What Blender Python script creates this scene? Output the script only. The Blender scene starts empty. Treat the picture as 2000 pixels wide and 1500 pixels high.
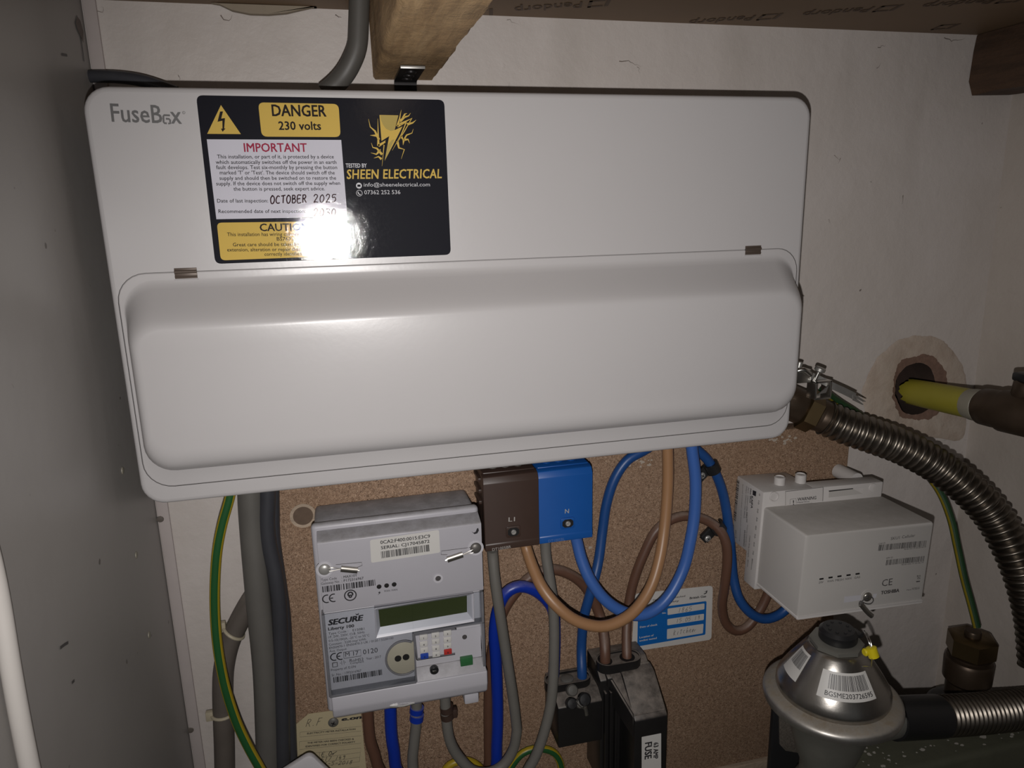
import bpy, bmesh, math, random
from mathutils import Vector, Matrix, Euler
from mathutils.geometry import tessellate_polygon

random.seed(11)
S = bpy.context.scene
COL = S.collection
PI = math.pi
Z0 = 0.55                                   # height of the consumer unit's centre above the floor

# ------------------------------------------------------------------ camera, light, exposure
CAM = Vector((-0.1114, -0.5979, 0.0561 + Z0))
ROT = Euler((math.radians(76.501), math.radians(1.2966), math.radians(-13.8868)), 'XYZ')
RM = ROT.to_matrix()
FPX = 1410.0
cd = bpy.data.cameras.new('camera'); cam = bpy.data.objects.new('camera', cd); COL.objects.link(cam)
cam.location = CAM; cam.rotation_euler = ROT
cd.sensor_width = 36.0; cd.lens = FPX / 2000 * 36.0; cd.clip_start = 0.01
S.camera = cam
W = bpy.data.worlds.new('world'); S.world = W; W.use_nodes = True
W.node_tree.nodes['Background'].inputs[0].default_value = (0.9, 0.95, 1.0, 1)
W.node_tree.nodes['Background'].inputs[1].default_value = 0.05
ld = bpy.data.lights.new('phone_flash', 'SPOT')          # the photograph is lit by the phone's own flash
ld.energy = 8.7; ld.color = (1.0, 0.965, 0.94); ld.shadow_soft_size = 0.0028
ld.spot_size = math.radians(116); ld.spot_blend = 1.0
lo = bpy.data.objects.new('phone_flash', ld); COL.objects.link(lo)
lo.location = CAM + Vector((-0.005, 0.0, -0.029)); lo.rotation_euler = (RM @ Euler((0, math.radians(-4), 0)).to_matrix()).to_euler()
S.view_settings.view_transform = 'Standard'; S.view_settings.look = 'None'
S.view_settings.exposure = 0.0; S.view_settings.gamma = 1.0; S.view_settings.use_curve_mapping = False


def at(px, py, Y=None, X=None, Z=None):
    """Where the sight line through a pixel of the photograph meets the plane x=X, y=Y or z=Z (Z from the unit's centre)."""
    d = RM @ Vector(((px - 1000) / FPX, -(py - 750) / FPX, -1.0))
    if Y is not None: t = (Y - CAM.y) / d.y
    elif X is not None: t = (X - CAM.x) / d.x
    else: t = (Z + Z0 - CAM.z) / d.z
    return CAM + d * t


# ------------------------------------------------------------------ materials
def _mat(name):
    m = bpy.data.materials.new(name); m.use_nodes = True
    nt = m.node_tree; return m, nt, nt.nodes['Principled BSDF']

def nd(nt, t, **k):
    n = nt.nodes.new(t)
    for a, v in k.items():
        if isinstance(a, str) and hasattr(n, a) and a not in n.inputs: setattr(n, a, v)
    return n

def noise(nt, scale, detail=4, rough=.55, vec=None, dist=0):
    n = nt.nodes.new('ShaderNodeTexNoise'); n.inputs['Scale'].default_value = scale
    n.inputs['Detail'].default_value = detail; n.inputs['Roughness'].default_value = rough
    n.inputs['Distortion'].default_value = dist
    if vec is None:
        tc = nt.nodes.new('ShaderNodeTexCoord'); vec = tc.outputs['Object']
    nt.links.new(vec, n.inputs['Vector']); return n

def ramp(nt, src, stops):
    r = nt.nodes.new('ShaderNodeValToRGB'); e = r.color_ramp.elements
    while len(e) < len(stops): e.new(0.5)
    for q, (p, c) in zip(e, stops):
        q.position = p; q.color = (c, c, c, 1) if isinstance(c, (int, float)) else (*c, 1)
    nt.links.new(src, r.inputs[0]); return r

def mixc(nt, fac, a, b):
    m = nt.nodes.new('ShaderNodeMix'); m.data_type = 'RGBA'
    for s, v in ((m.inputs[0], fac), (m.inputs[6], a), (m.inputs[7], b)):
        if hasattr(v, 'is_linked') or hasattr(v, 'links'): nt.links.new(v, s)
        elif isinstance(v, (int, float)): s.default_value = v
        else: s.default_value = (*v, 1)
    return m.outputs[2]

def bump(nt, b, h, strength=.3, dist=.001):
    n = nt.nodes.new('ShaderNodeBump'); n.inputs['Strength'].default_value = strength
    n.inputs['Distance'].default_value = dist
    nt.links.new(h, n.inputs['Height']); nt.links.new(n.outputs[0], b.inputs['Normal'])

def mul(nt, a, k):
    m = nt.nodes.new('ShaderNodeMath'); m.operation = 'MULTIPLY'; m.use_clamp = True
    nt.links.new(a, m.inputs[0])
    if isinstance(k, (int, float)): m.inputs[1].default_value = k
    else: nt.links.new(k, m.inputs[1])
    return m.outputs[0]

def plain(name, c, rough=.5, metal=0., var=.06, scale=60, bmp=0., coat=0., dust=0., dustc=(.42, .38, .34), dustlo=.35, spec=.5):
    """Moulded or painted stuff: a colour with slight mottling, optional fine bump and dust lying on what faces up."""
    m, nt, b = _mat(name)
    n = noise(nt, scale)
    lo = tuple(max(0, x * (1 - var)) for x in c); hi = tuple(min(1, x * (1 + var)) for x in c)
    colr = mixc(nt, n.outputs[0], lo, hi)
    if dust > 0:
        g = nt.nodes.new('ShaderNodeNewGeometry'); s = nt.nodes.new('ShaderNodeSeparateXYZ')
        nt.links.new(g.outputs['Normal'], s.inputs[0])
        up = ramp(nt, s.outputs[2], [(dustlo, 0.), (min(1, dustlo + .45), 1.)])
        d2 = ramp(nt, noise(nt, 90, 6, .7).outputs[0], [(.3, .25), (.62, 1.)])
        f = mul(nt, mul(nt, up.outputs[0], d2.outputs[0]), dust)
        colr = mixc(nt, f, colr, dustc)
        rr = nt.nodes.new('ShaderNodeMath'); rr.operation = 'MULTIPLY_ADD'
        nt.links.new(f, rr.inputs[0]); rr.inputs[1].default_value = max(0, .9 - rough); rr.inputs[2].default_value = rough
        nt.links.new(rr.outputs[0], b.inputs['Roughness'])
        if metal > 0:
            mr = nt.nodes.new('ShaderNodeMath'); mr.operation = 'MULTIPLY_ADD'; mr.use_clamp = True
            nt.links.new(f, mr.inputs[0]); mr.inputs[1].default_value = -metal; mr.inputs[2].default_value = metal; nt.links.new(mr.outputs[0], b.inputs['Metallic'])
    else:
        b.inputs['Roughness'].default_value = rough
    nt.links.new(colr, b.inputs['Base Color'])
    b.inputs['Metallic'].default_value = metal; b.inputs['Specular IOR Level'].default_value = spec
    if coat: b.inputs['Coat Weight'].default_value = coat; b.inputs['Coat Roughness'].default_value = .12
    if bmp: bump(nt, b, noise(nt, scale * 6, 3).outputs[0], bmp, .0006)
    return m

def wallpaint(name, c, stain, rough=.45, seed=0., sc=1.0, bstr=.5, streak=.7, grime=.7):
    m, nt, b = _mat(name)
    tc = nt.nodes.new('ShaderNodeTexCoord'); mp = nt.nodes.new('ShaderNodeMapping')
    mp.inputs['Location'].default_value = (seed, seed * .7, seed * 1.3); nt.links.new(tc.outputs['Object'], mp.inputs[0])
    v = mp.outputs[0]
    big = ramp(nt, noise(nt, 5 * sc, 5, .6, v, .6).outputs[0], [(.35, 0.), (.7, 1.)])
    col = mixc(nt, mul(nt, big.outputs[0], .55), c, stain)
    mp2 = nt.nodes.new('ShaderNodeMapping'); mp2.inputs['Scale'].default_value = (1, 1, .16); nt.links.new(v, mp2.inputs[0])
    st = ramp(nt, noise(nt, 16, 3, .5, mp2.outputs[0]).outputs[0], [(.5, 0.), (.72, .5)])
    col = mixc(nt, mul(nt, st.outputs[0], streak), col, tuple(x * .8 for x in stain))
    sp = ramp(nt, noise(nt, 110, 2, .4, v).outputs[0], [(.76, 0.), (.79, 1.)])
    col = mixc(nt, mul(nt, sp.outputs[0], .75), col, (.06, .045, .035))
    sm = ramp(nt, noise(nt, 21, 7, .75, v, 1.2).outputs[0], [(.66, 0.), (.74, .6)])
    col = mixc(nt, mul(nt, sm.outputs[0], grime), col, tuple(x * .5 for x in stain))
    nt.links.new(col, b.inputs['Base Color']); b.inputs['Roughness'].default_value = rough
    h = nt.nodes.new('ShaderNodeMath'); h.operation = 'ADD'
    nt.links.new(noise(nt, 38, 6, .6, v).outputs[0], h.inputs[0]); nt.links.new(noise(nt, 9, 3, .5, v).outputs[0], h.inputs[1])
    bump(nt, b, h.outputs[0], bstr, .0026)
    return m

def chipboard():
    m, nt, b = _mat('chipboard')
    tc = nt.nodes.new('ShaderNodeTexCoord')
    v = nt.nodes.new('ShaderNodeTexVoronoi'); v.inputs['Scale'].default_value = 1700; v.inputs['Randomness'].default_value = 1
    dn = noise(nt, 60, 4); mx = nt.nodes.new('ShaderNodeMixRGB'); mx.inputs[0].default_value = .006
    nt.links.new(tc.outputs['Object'], mx.inputs[1]); nt.links.new(dn.outputs[1], mx.inputs[2]); nt.links.new(mx.outputs[0], v.inputs['Vector'])
    sep = nt.nodes.new('ShaderNodeSeparateColor'); nt.links.new(v.outputs['Color'], sep.inputs[0])
    r = ramp(nt, sep.outputs[0], [(0., (.07, .042, .026)), (.12, (.24, .155, .102)), (.55, (.32, .215, .147)), (.9, (.395, .276, .194)), (1., (.50, .385, .285))])
    n2 = ramp(nt, noise(nt, 330, 6, .7).outputs[0], [(.36, (.62, .57, .54)), (.6, (1.15, 1.12, 1.1))])
    mm = nt.nodes.new('ShaderNodeMixRGB'); mm.blend_type = 'MULTIPLY'; mm.inputs[0].default_value = .8
    nt.links.new(r.outputs[0], mm.inputs[1]); nt.links.new(n2.outputs[0], mm.inputs[2])
    dp = ramp(nt, noise(nt, 7, 4, .6).outputs[0], [(.4, 0.), (.7, .45)])
    c2 = mixc(nt, dp.outputs[0], mm.outputs[0], (.235, .146, .09))
    nt.links.new(c2, b.inputs['Base Color']); b.inputs['Roughness'].default_value = .75
    b.inputs['Specular IOR Level'].default_value = .25
    bump(nt, b, v.outputs['Distance'], .25, .0006)
    return m

def wood(name, c1, c2, scale=(40, 2.2, 40), rough=.75, ring=1.0):
    m, nt, b = _mat(name)
    tc = nt.nodes.new('ShaderNodeTexCoord'); mp = nt.nodes.new('ShaderNodeMapping')
    mp.inputs['Scale'].default_value = scale; nt.links.new(tc.outputs['Object'], mp.inputs[0])
    n = noise(nt, ring, 6, .6, mp.outputs[0], 1.4)
    f = noise(nt, ring * 6, 5, .7, mp.outputs[0], .5)
    r = ramp(nt, n.outputs[0], [(.25, tuple(x * .55 for x in c1)), (.45, c1), (.62, c2), (.8, tuple(x * .7 for x in c1))])
    q = ramp(nt, f.outputs[0], [(.3, .55), (.65, 1.1)])
    mm = nt.nodes.new('ShaderNodeMixRGB'); mm.blend_type = 'MULTIPLY'; mm.inputs[0].default_value = .7
    nt.links.new(r.outputs[0], mm.inputs[1]); nt.links.new(q.outputs[0], mm.inputs[2])
    nt.links.new(mm.outputs[0], b.inputs['Base Color']); b.inputs['Roughness'].default_value = rough
    h = nt.nodes.new('ShaderNodeMath'); h.operation = 'ADD'
    nt.links.new(f.outputs[0], h.inputs[0]); nt.links.new(noise(nt, 150, 5, .7).outputs[0], h.inputs[1])
    bump(nt, b, h.outputs[0], .6, .0015)
    return m

def clearplastic(name):
    m, nt, b = _mat(name)
    out = nt.nodes['Material Output']; nt.nodes.remove(b)
    t = nt.nodes.new('ShaderNodeBsdfTransparent'); t.inputs[0].default_value = (.93, .94, .95, 1)
    g = nt.nodes.new('ShaderNodeBsdfGlossy'); g.inputs['Roughness'].default_value = .12
    fr = nt.nodes.new('ShaderNodeFresnel'); fr.inputs[0].default_value = 1.49
    mx = nt.nodes.new('ShaderNodeMixShader')
    nt.links.new(fr.outputs[0], mx.inputs[0]); nt.links.new(t.outputs[0], mx.inputs[1]); nt.links.new(g.outputs[0], mx.inputs[2])
    nt.links.new(mx.outputs[0], out.inputs[0])
    return m

def glossy_print(name, c, rough=.5):
    m, nt, b = _mat(name)
    n = noise(nt, 45, 4); b.inputs['Roughness'].default_value = rough; b.inputs['Specular IOR Level'].default_value = .05
    nt.links.new(mixc(nt, n.outputs[0], tuple(x * .93 for x in c), c), b.inputs['Base Color'])
    b.inputs['Coat Weight'].default_value = .75
    r = ramp(nt, noise(nt, 420, 5, .7).outputs[0], [(.35, .035), (.75, .075)]); nt.links.new(r.outputs[0], b.inputs['Coat Roughness'])
    bm = nt.nodes.new('ShaderNodeBump'); bm.inputs['Strength'].default_value = .22; bm.inputs['Distance'].default_value = .0004
    nt.links.new(noise(nt, 130, 7, .7).outputs[0], bm.inputs['Height'])
    nt.links.new(bm.outputs[0], b.inputs['Coat Normal'])
    return m

M = {}
M['unit'] = plain('white_powder_coat', (.485, .468, .469), .31, var=.012, scale=40, bmp=.05)
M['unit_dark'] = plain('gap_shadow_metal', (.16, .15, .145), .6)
M['hinge'] = plain('hinge_bronze', (.10, .075, .06), .45, .3)
M['logo'] = plain('logo_grey', (.115, .112, .112), .45)
M['st_black'] = glossy_print('label_black', (.011, .011, .016))
M['st_white'] = glossy_print('label_white', (.60, .59, .66))
M['st_yellow'] = glossy_print('label_yellow', (.62, .43, .10))
M['st_yellow2'] = glossy_print('label_dull_yellow', (.43, .33, .10))
M['st_red'] = glossy_print('label_red', (.33, .03, .065))
M['st_ink'] = glossy_print('label_ink', (.02, .016, .016))
M['st_pen'] = glossy_print('label_pen', (.035, .008, .012))
M['st_text'] = glossy_print('label_pale_text', (.62, .62, .65))
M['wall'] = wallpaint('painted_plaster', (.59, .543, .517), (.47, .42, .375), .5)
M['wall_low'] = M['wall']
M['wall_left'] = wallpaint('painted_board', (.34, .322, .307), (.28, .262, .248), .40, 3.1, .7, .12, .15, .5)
M['wall_right'] = wallpaint('painted_return', (.52, .47, .43), (.40, .35, .30), .5, 6.2)
M['scuff'] = plain('scuff_mark', (.16, .13, .11), .8, var=.5, scale=400)
M['trim'] = plain('painted_batten', (.45, .40, .385), .5, var=.12, scale=30, bmp=.15)
M['board'] = chipboard()
M['dowel'] = plain('old_dowel', (.12, .08, .055), .8, var=.3, scale=200)
M['smear'] = plain('plaster_smear', (.40, .34, .28), .9, var=.2)
M['ceil'] = plain('brown_floorboard_underside', (.17, .108, .06), .6, var=.16, scale=9, bmp=.1)
M['ceil2'] = plain('pale_board_edge', (.26, .215, .16), .8, var=.15, scale=60)
M['ceil_print'] = plain('board_print', (.075, .042, .022), .6)
M['patch'] = wallpaint('raw_plaster', (.50, .425, .36), (.34, .25, .19), .85, 9.0, 9, 1.0)
M['brick'] = plain('broken_brick', (.19, .115, .085), .9, var=.4, scale=200, bmp=.6)
M['hole'] = plain('dark_hole', (.05, .03, .022), .9, var=.4)
M['timber'] = wood('joist_timber', (.42, .27, .135), (.55, .375, .20), (30, 3.0, 30))
M['timber_dark'] = wood('dark_timber', (.06, .031, .016), (.085, .045, .024), (30, 3.0, 30))
M['batten'] = wood('pale_batten', (.40, .31, .23), (.46, .36, .27), (3, 30, 30))
M['steel_dark'] = plain('strap_dark', (.035, .033, .034), .38, .7)
M['steel'] = plain('bright_steel', (.62, .61, .58), .28, 1., var=.15)
M['zinc'] = plain('zinc_strap', (.45, .44, .42), .42, .85, var=.25, scale=200)
M['grey_cable'] = plain('grey_sheath', (.15, .142, .128), .5, var=.14, scale=50, bmp=.06)
M['grey_cable2'] = plain('grey_sheath_dark', (.118, .112, .102), .5, var=.14, scale=50)
M['grey_cable3'] = plain('grey_sheath_old', (.085, .08, .072), .5, var=.14, scale=50)
M['old_cable'] = plain('old_sheath', (.11, .093, .08), .6, var=.3, scale=40, dust=.35)
M['black_cable'] = plain('black_sheath', (.042, .043, .05), .45, var=.25, scale=40)
M['tail_brown'] = plain('tan_brown_sheath', (.32, .172, .084), .4, var=.05)
M['tail_blue'] = plain('bright_blue_sheath', (.045, .125, .40), .4, var=.05)
M['old_brown'] = plain('dusty_brown_sheath', (.115, .056, .036), .45, var=.15, dust=.38, dustc=(.40, .34, .29))
M['old_blue'] = plain('deep_blue_sheath', (.012, .062, .22), .4, var=.12)
M['vivid_blue'] = plain('vivid_blue_sheath', (.006, .03, .31), .33, var=.06, dust=.25)
M['earth_green'] = plain('earth_green', (.014, .085, .022), .45)
M['earth_yellow'] = plain('earth_yellow', (.36, .26, .015), .4)
M['old_sheath2'] = plain('dull_screw', (.16, .15, .14), .45, .5)
M['earth_green_dark'] = plain('dimmed_earth_green', (.012, .05, .016), .5, var=.3)  # earth green darkened: the dimmer light at the right is put into the colour
M['earth_yellow_dark'] = plain('dimmed_earth_yellow', (.25, .19, .012), .5, var=.2)  # stripe yellow darkened likewise, dim light painted into the colour
M['tie'] = plain('cable_tie', (.42, .37, .27), .5)
M['white_sheath'] = plain('white_sheath', (.62, .585, .55), .45, var=.03)
M['brown_block'] = plain('brown_moulding', (.052, .031, .024), .42, var=.08)
M['blue_block'] = plain('blue_moulding', (.008, .085, .34), .4, var=.05)
M['block_print'] = plain('block_print', (.40, .38, .36), .5)
M['block_print2'] = plain('block_print_faint', (.10, .17, .36), .5)
M['pit'] = plain('screw_pit', (.008, .007, .007), .6)
M['meter'] = plain('meter_grey', (.43, .42, .455), .38, var=.03, dust=.75, dustc=(.235, .225, .22))
M['meter_face'] = plain('meter_face', (.53, .52, .555), .42, var=.025)
M['meter_light'] = plain('meter_light', (.50, .49, .53), .35, var=.03)
M['ink'] = plain('print_ink', (.025, .024, .027), .5)
M['ink2'] = plain('print_ink_soft', (.07, .065, .065), .5)
M['paper'] = plain('paper_label', (.60, .585, .56), .45, var=.02)
M['lcd'] = plain('lcd_glass', (.055, .068, .026), .14, var=.1, scale=15, coat=.3)
M['clear'] = clearplastic('clear_cover')
M['clear_edge'] = plain('clear_cover_edge', (.16, .16, .175), .12, var=.3, coat=.5)
M['port'] = plain('optical_port', (.34, .32, .255), .45)
M['key_blue'] = plain('key_blue', (.02, .06, .36), .4)
M['key_red'] = plain('key_red', (.46, .035, .03), .4)
M['green_block'] = plain('green_connector', (.03, .13, .045), .4)
M['hub'] = plain('hub_white', (.47, .45, .43), .45, var=.02, dust=.45, dustc=(.33, .30, .27), dustlo=.6)
M['hub_base'] = plain('hub_base_white', (.56, .535, .52), .45, var=.02, dust=.25, dustc=(.4, .37, .34), dustlo=.6)
M['alu'] = plain('cast_aluminium', (.40, .38, .35), .27, .95, var=.18, scale=70, bmp=.06)
M['alu_dusty'] = plain('dusty_aluminium', (.45, .43, .40), .38, .9, var=.25, scale=120, dust=1.0, dustc=(.21, .172, .125), dustlo=.5)
M['alu_dark'] = plain('dull_aluminium', (.24, .235, .21), .5, .6, var=.2)
M['black_pl'] = plain('black_plastic', (.014, .014, .015), .36, var=.2)
M['black_dusty'] = plain('dusty_bakelite', (.014, .013, .013), .33, var=.2, dust=.62, dustc=(.30, .255, .22), dustlo=.3)
M['dusty_plate'] = plain('dusty_plate', (.11, .095, .08), .6, .2, var=.9, scale=600)
M['brass'] = plain('aged_brass', (.15, .105, .052), .38, .9, var=.25)
M['brass_dark'] = plain('dark_bronze', (.075, .052, .035), .42, .6, var=.3)
M['hose'] = plain('corrugated_steel', (.20, .178, .152), .36, 1., var=.2, scale=90)
M['yellow_pipe'] = plain('yellow_sleeve', (.31, .275, .03), .45, var=.1)
M['pipe_grey'] = plain('grey_collar', (.27, .25, .2), .5)
M['yellow_tag'] = plain('yellow_plastic', (.62, .50, .01), .4)
M['bg_blue'] = plain('sticker_blue', (.006, .115, .40), .45)
M['buff'] = plain('buff_card', (.46, .39, .245), .75, var=.04)
M['card_white'] = plain('sticker_white', (.55, .53, .51), .5)
M['floor'] = wallpaint('dirty_floor', (.10, .102, .07), (.055, .055, .038), .6, 12., 2)
M['speck'] = plain('paint_fleck', (.42, .40, .36), .7)
M['plug'] = plain('white_plastic', (.60, .58, .60), .4, var=.02)
M['lead'] = plain('lead_crimp', (.34, .32, .29), .35, .9, var=.25, scale=300)
M['screw'] = plain('screw_zinc', (.50, .49, .47), .35, .55)


# ------------------------------------------------------------------ mesh builder
class MB:
    def __init__(s): s.v, s.f, s.m, s.sm, s.mats = [], [], [], [], []
    def mi(s, mat):
        if mat not in s.mats: s.mats.append(mat)
        return s.mats.index(mat)
    def add(s, vs, fs, mat, smooth=True):
        k = len(s.v); i = s.mi(mat)
        s.v += [tuple(v) for v in vs]
        for f in fs: s.f.append(tuple(k + q for q in f)); s.m.append(i); s.sm.append(smooth)
        return s
    def bm(s, bm, mat, Mx=None, smooth=True):
        if Mx is not None: bm.transform(Mx)
        bm.verts.index_update()
        s.add([v.co[:] for v in bm.verts], [[v.index for v in f.verts] for f in bm.faces], mat, smooth); bm.free(); return s
    def build(s, name, parent=None, label=None):
        me = bpy.data.meshes.new(name)
        o0 = world_loc(parent) if parent else Vector((0, 0, 0))
        if parent is None and s.v:
            xs = [v[0] for v in s.v]; ys = [v[1] for v in s.v]; zs = [v[2] for v in s.v]
            o0 = Vector(((min(xs) + max(xs)) / 2, (min(ys) + max(ys)) / 2, min(zs)))
        me.from_pydata([tuple(Vector(v) - o0) for v in s.v], [], s.f)
        for m in s.mats: me.materials.append(M[m])
        me.polygons.foreach_set('material_index', s.m); me.polygons.foreach_set('use_smooth', s.sm)
        me.update()
        me.set_sharp_from_angle(angle=math.radians(38))
        o = bpy.data.objects.new(name, me); COL.objects.link(o)
        if parent: o.parent = parent
        else: o.location = o0
        if label: o['label'] = label
        return o
    # --- shapes
    def rbox(s, x0, x1, y0, y1, z0, z1, mat, r=.001, seg=2, Mx=None):
        bm = bmesh.new(); bmesh.ops.create_cube(bm, size=1)
        bm.transform(Matrix.Translation(((x0 + x1) / 2, (y0 + y1) / 2, (z0 + z1) / 2)) @ Matrix.Diagonal((abs(x1 - x0), abs(y1 - y0), abs(z1 - z0), 1)))
        if r > 0: bmesh.ops.bevel(bm, geom=bm.edges[:], offset=r, segments=seg, affect='EDGES', profile=.5)
        return s.bm(bm, mat, Mx)
    def prism(s, poly, axis, a0, a1, mat, r=0, seg=2, Mx=None):
        """poly is (x,z) for axis y, (y,z) for axis x, (x,y) for axis z."""
        f = {'y': lambda p, a: (p[0], a, p[1]), 'x': lambda p, a: (a, p[0], p[1]), 'z': lambda p, a: (p[0], p[1], a)}[axis]
        bm = bmesh.new(); n = len(poly)
        A = [bm.verts.new(f(p, a0)) for p in poly]; B = [bm.verts.new(f(p, a1)) for p in poly]
        bm.faces.new(A); bm.faces.new(B[::-1])
        for i in range(n): bm.faces.new((A[i], B[i], B[(i + 1) % n], A[(i + 1) % n]))
        bmesh.ops.recalc_face_normals(bm, faces=bm.faces[:])
        if r > 0: bmesh.ops.bevel(bm, geom=bm.edges[:], offset=r, segments=seg, affect='EDGES', profile=.5)
        return s.bm(bm, mat, Mx)
    def loft(s, loops, mat, cap0=True, cap1=True, closed=True):
        k = len(loops[0]); vs = [p for l in loops for p in l]; fs = []
        for i in range(len(loops) - 1):
            for j in range(k if closed else k - 1):
                a = i * k + j; b = i * k + (j + 1) % k; fs.append((a, b, b + k, a + k))
        if cap0: fs.append(tuple(range(k))[::-1])
        if cap1: fs.append(tuple((len(loops) - 1) * k + j for j in range(k)))
        return s.add(vs, fs, mat)
    def lathe(s, prof, c, ax, mat, n=40, cap=True, hexn=0, ph=0.):
        ax = Vector(ax).normalized(); u = ax.orthogonal().normalized(); w = ax.cross(u); c = Vector(c)
        k = hexn or n
        L = [[c + ax * h + (u * math.cos(2 * PI * j / k + ph) + w * math.sin(2 * PI * j / k + ph)) * r for j in range(k)] for r, h in prof]
        return s.loft(L, mat, cap, cap)
    def ball(s, c, r, mat, sc=(1, 1, 1)):
        bm = bmesh.new(); bmesh.ops.create_uvsphere(bm, u_segments=16, v_segments=10, radius=r)
        return s.bm(bm, mat, Matrix.Translation(Vector(c)) @ Matrix.Diagonal((*sc, 1)))
    def tube(s, pts, r, mat, n=14, step=.004, cap=True, stripe=None, smooth_path=True, flat=1.0, twist=0.):
        P = spline(pts, step) if smooth_path else [Vector(p) for p in pts]
        fr = frames(P); L = []; tot = len(P); d = 0.
        for i, (p, (t, a, b)) in enumerate(zip(P, fr)):
            if i: d += (P[i] - P[i - 1]).length
            rr = r(d) if callable(r) else r; tw = twist * d
            L.append([p + (a * math.cos(2 * PI * j / n + tw) * flat + b * math.sin(2 * PI * j / n + tw)) * rr for j in range(n)])
        if stripe is None: return s.loft(L, mat, cap, cap)
        k = n
        vs = [p for l in L for p in l]; A, B = [], []
        for i in range(len(L) - 1):
            for j in range(k):
                f = (i * k + j, i * k + (j + 1) % k, (i + 1) * k + (j + 1) % k, (i + 1) * k + j)
                (B if stripe[1](j) else A).append(f)
        k0 = len(s.v); s.add(vs, A, mat); i2 = s.mi(stripe[0])
        for f in B: s.f.append(tuple(k0 + q for q in f)); s.m.append(i2); s.sm.append(True)
        return s
    def poly(s, pts, mat):
        """A flat sheet from an outline in space."""
        t = tessellate_polygon([[Vector(p) for p in pts]])
        return s.add(pts, [tuple(x) for x in t], mat, False)


def world_loc(o):
    v = Vector(o.location)
    while o.parent: o = o.parent; v += Vector(o.location)
    return v

def spline(pts, step):
    P = [Vector(p) for p in pts]
    if len(P) < 3: return [P[0].lerp(P[1], i / 6) for i in range(7)]
    Q = [P[0] * 2 - P[1]] + P + [P[-1] * 2 - P[-2]]; out = []
    for i in range(1, len(Q) - 2):
        a, b, c, d = Q[i - 1], Q[i], Q[i + 1], Q[i + 2]
        n = max(2, int((c - b).length / step))
        for k in range(n):
            t = k / n
            out.append(.5 * ((2 * b) + (c - a) * t + (2 * a - 5 * b + 4 * c - d) * t * t + (3 * b - a - 3 * c + d) * t ** 3))
    out.append(P[-1]); return out

def frames(P):
    T = []
    for i in range(len(P)):
        T.append((P[min(i + 1, len(P) - 1)] - P[max(i - 1, 0)]).normalized())
    ref = Vector((0, -1, 0))
    a = (ref - T[0] * ref.dot(T[0]))
    if a.length < .1: a = T[0].orthogonal()
    a.normalize(); out = []
    for t in T:
        a = a - t * a.dot(t); a.normalize(); out.append((t, a.copy(), t.cross(a)))
    return out

def rrect(x0, x1, z0, z1, r, n=7):
    out = []
    for cx, cz, a0 in ((x1 - r, z1 - r, 0), (x0 + r, z1 - r, 90), (x0 + r, z0 + r, 180), (x1 - r, z0 + r, 270)):
        for k in range(n + 1):
            a = math.radians(a0 + 90 * k / n); out.append((cx + r * math.cos(a), cz + r * math.sin(a)))
    return out

def rpoly(pts, r, n=5):
    """Round the corners of a flat outline in space."""
    P = [Vector(p) for p in pts]; out = []; N = len(P)
    for i in range(N):
        a, b, c = P[i - 1], P[i], P[(i + 1) % N]
        u = (a - b).normalized(); w = (c - b).normalized()
        for k in range(n + 1):
            t = k / n; p0 = b + u * r * (1 - t); p1 = b + w * r * t
            q = b + u * r * (1 - t) ** 2 + w * r * t ** 2
            out.append(q)
    return out

_tc = {}
def glyphs(s, bold=0., shear=0., space=1.0):
    """Outline of a line of print, normalised so that its width is 1; returns points, triangles and cap height."""
    k = (s, bold, shear, space)
    if k in _tc: return _tc[k]
    c = bpy.data.curves.new('t', 'FONT'); c.body = s; c.size = 1; c.shear = shear; c.space_character = space
    c.resolution_u = 2; c.fill_mode = 'FRONT'
    o = bpy.data.objects.new('t', c); COL.objects.link(o)
    dg = bpy.context.evaluated_depsgraph_get(); me = bpy.data.meshes.new_from_object(o.evaluated_get(dg))
    V = [(v.co.x, v.co.y) for v in me.vertices]; F = [tuple(p.vertices) for p in me.polygons]
    bpy.data.objects.remove(o); bpy.data.curves.remove(c); bpy.data.meshes.remove(me)
    V = [(a, b_, 0.) for a, b_ in V]
    if bold > 0:
        n = len(V); V0, F0 = V, F; V, F = [], []
        for i, (dx, dy) in enumerate(((-1, -.6), (1, -.6), (-1, .6), (1, .6), (0, 0))):
            V += [(a + dx * bold, b_ + dy * bold, i * .00003) for a, b_, _ in V0]; F += [tuple(q + i * n for q in f) for f in F0]
    x0 = min(v[0] for v in V); x1 = max(v[0] for v in V); w = x1 - x0
    r = ([((a - x0) / w, b / w, q) for a, b, q in V], F, .72 / w)
    _tc[k] = r; return r

def tx(mb, s, p0, p1, mat, Y=None, X=None, lift=.0002, cap=None, bold=0., shear=0., space=1.0):
    """Print a line whose baseline runs between two pixels on the plane y=Y (facing the room) or x=X (facing left)."""
    A, B = at(*p0, Y=Y, X=X), at(*p1, Y=Y, X=X)
    N = Vector((0, -1, 0)) if Y is not None else Vector((-1, 0, 0))
    U = B - A; w = U.length; U.normalize(); Vv = N.cross(U)
    V, F, h = glyphs(s, bold, shear, space)
    sc = 1.0
    if cap: sc = cap * (A - CAM).length / FPX / (h * w)
    mb.add([A + U * (u * w) + Vv * (v * w * sc) + N * (lift + q) for u, v, q in V], F, mat, False)

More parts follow.
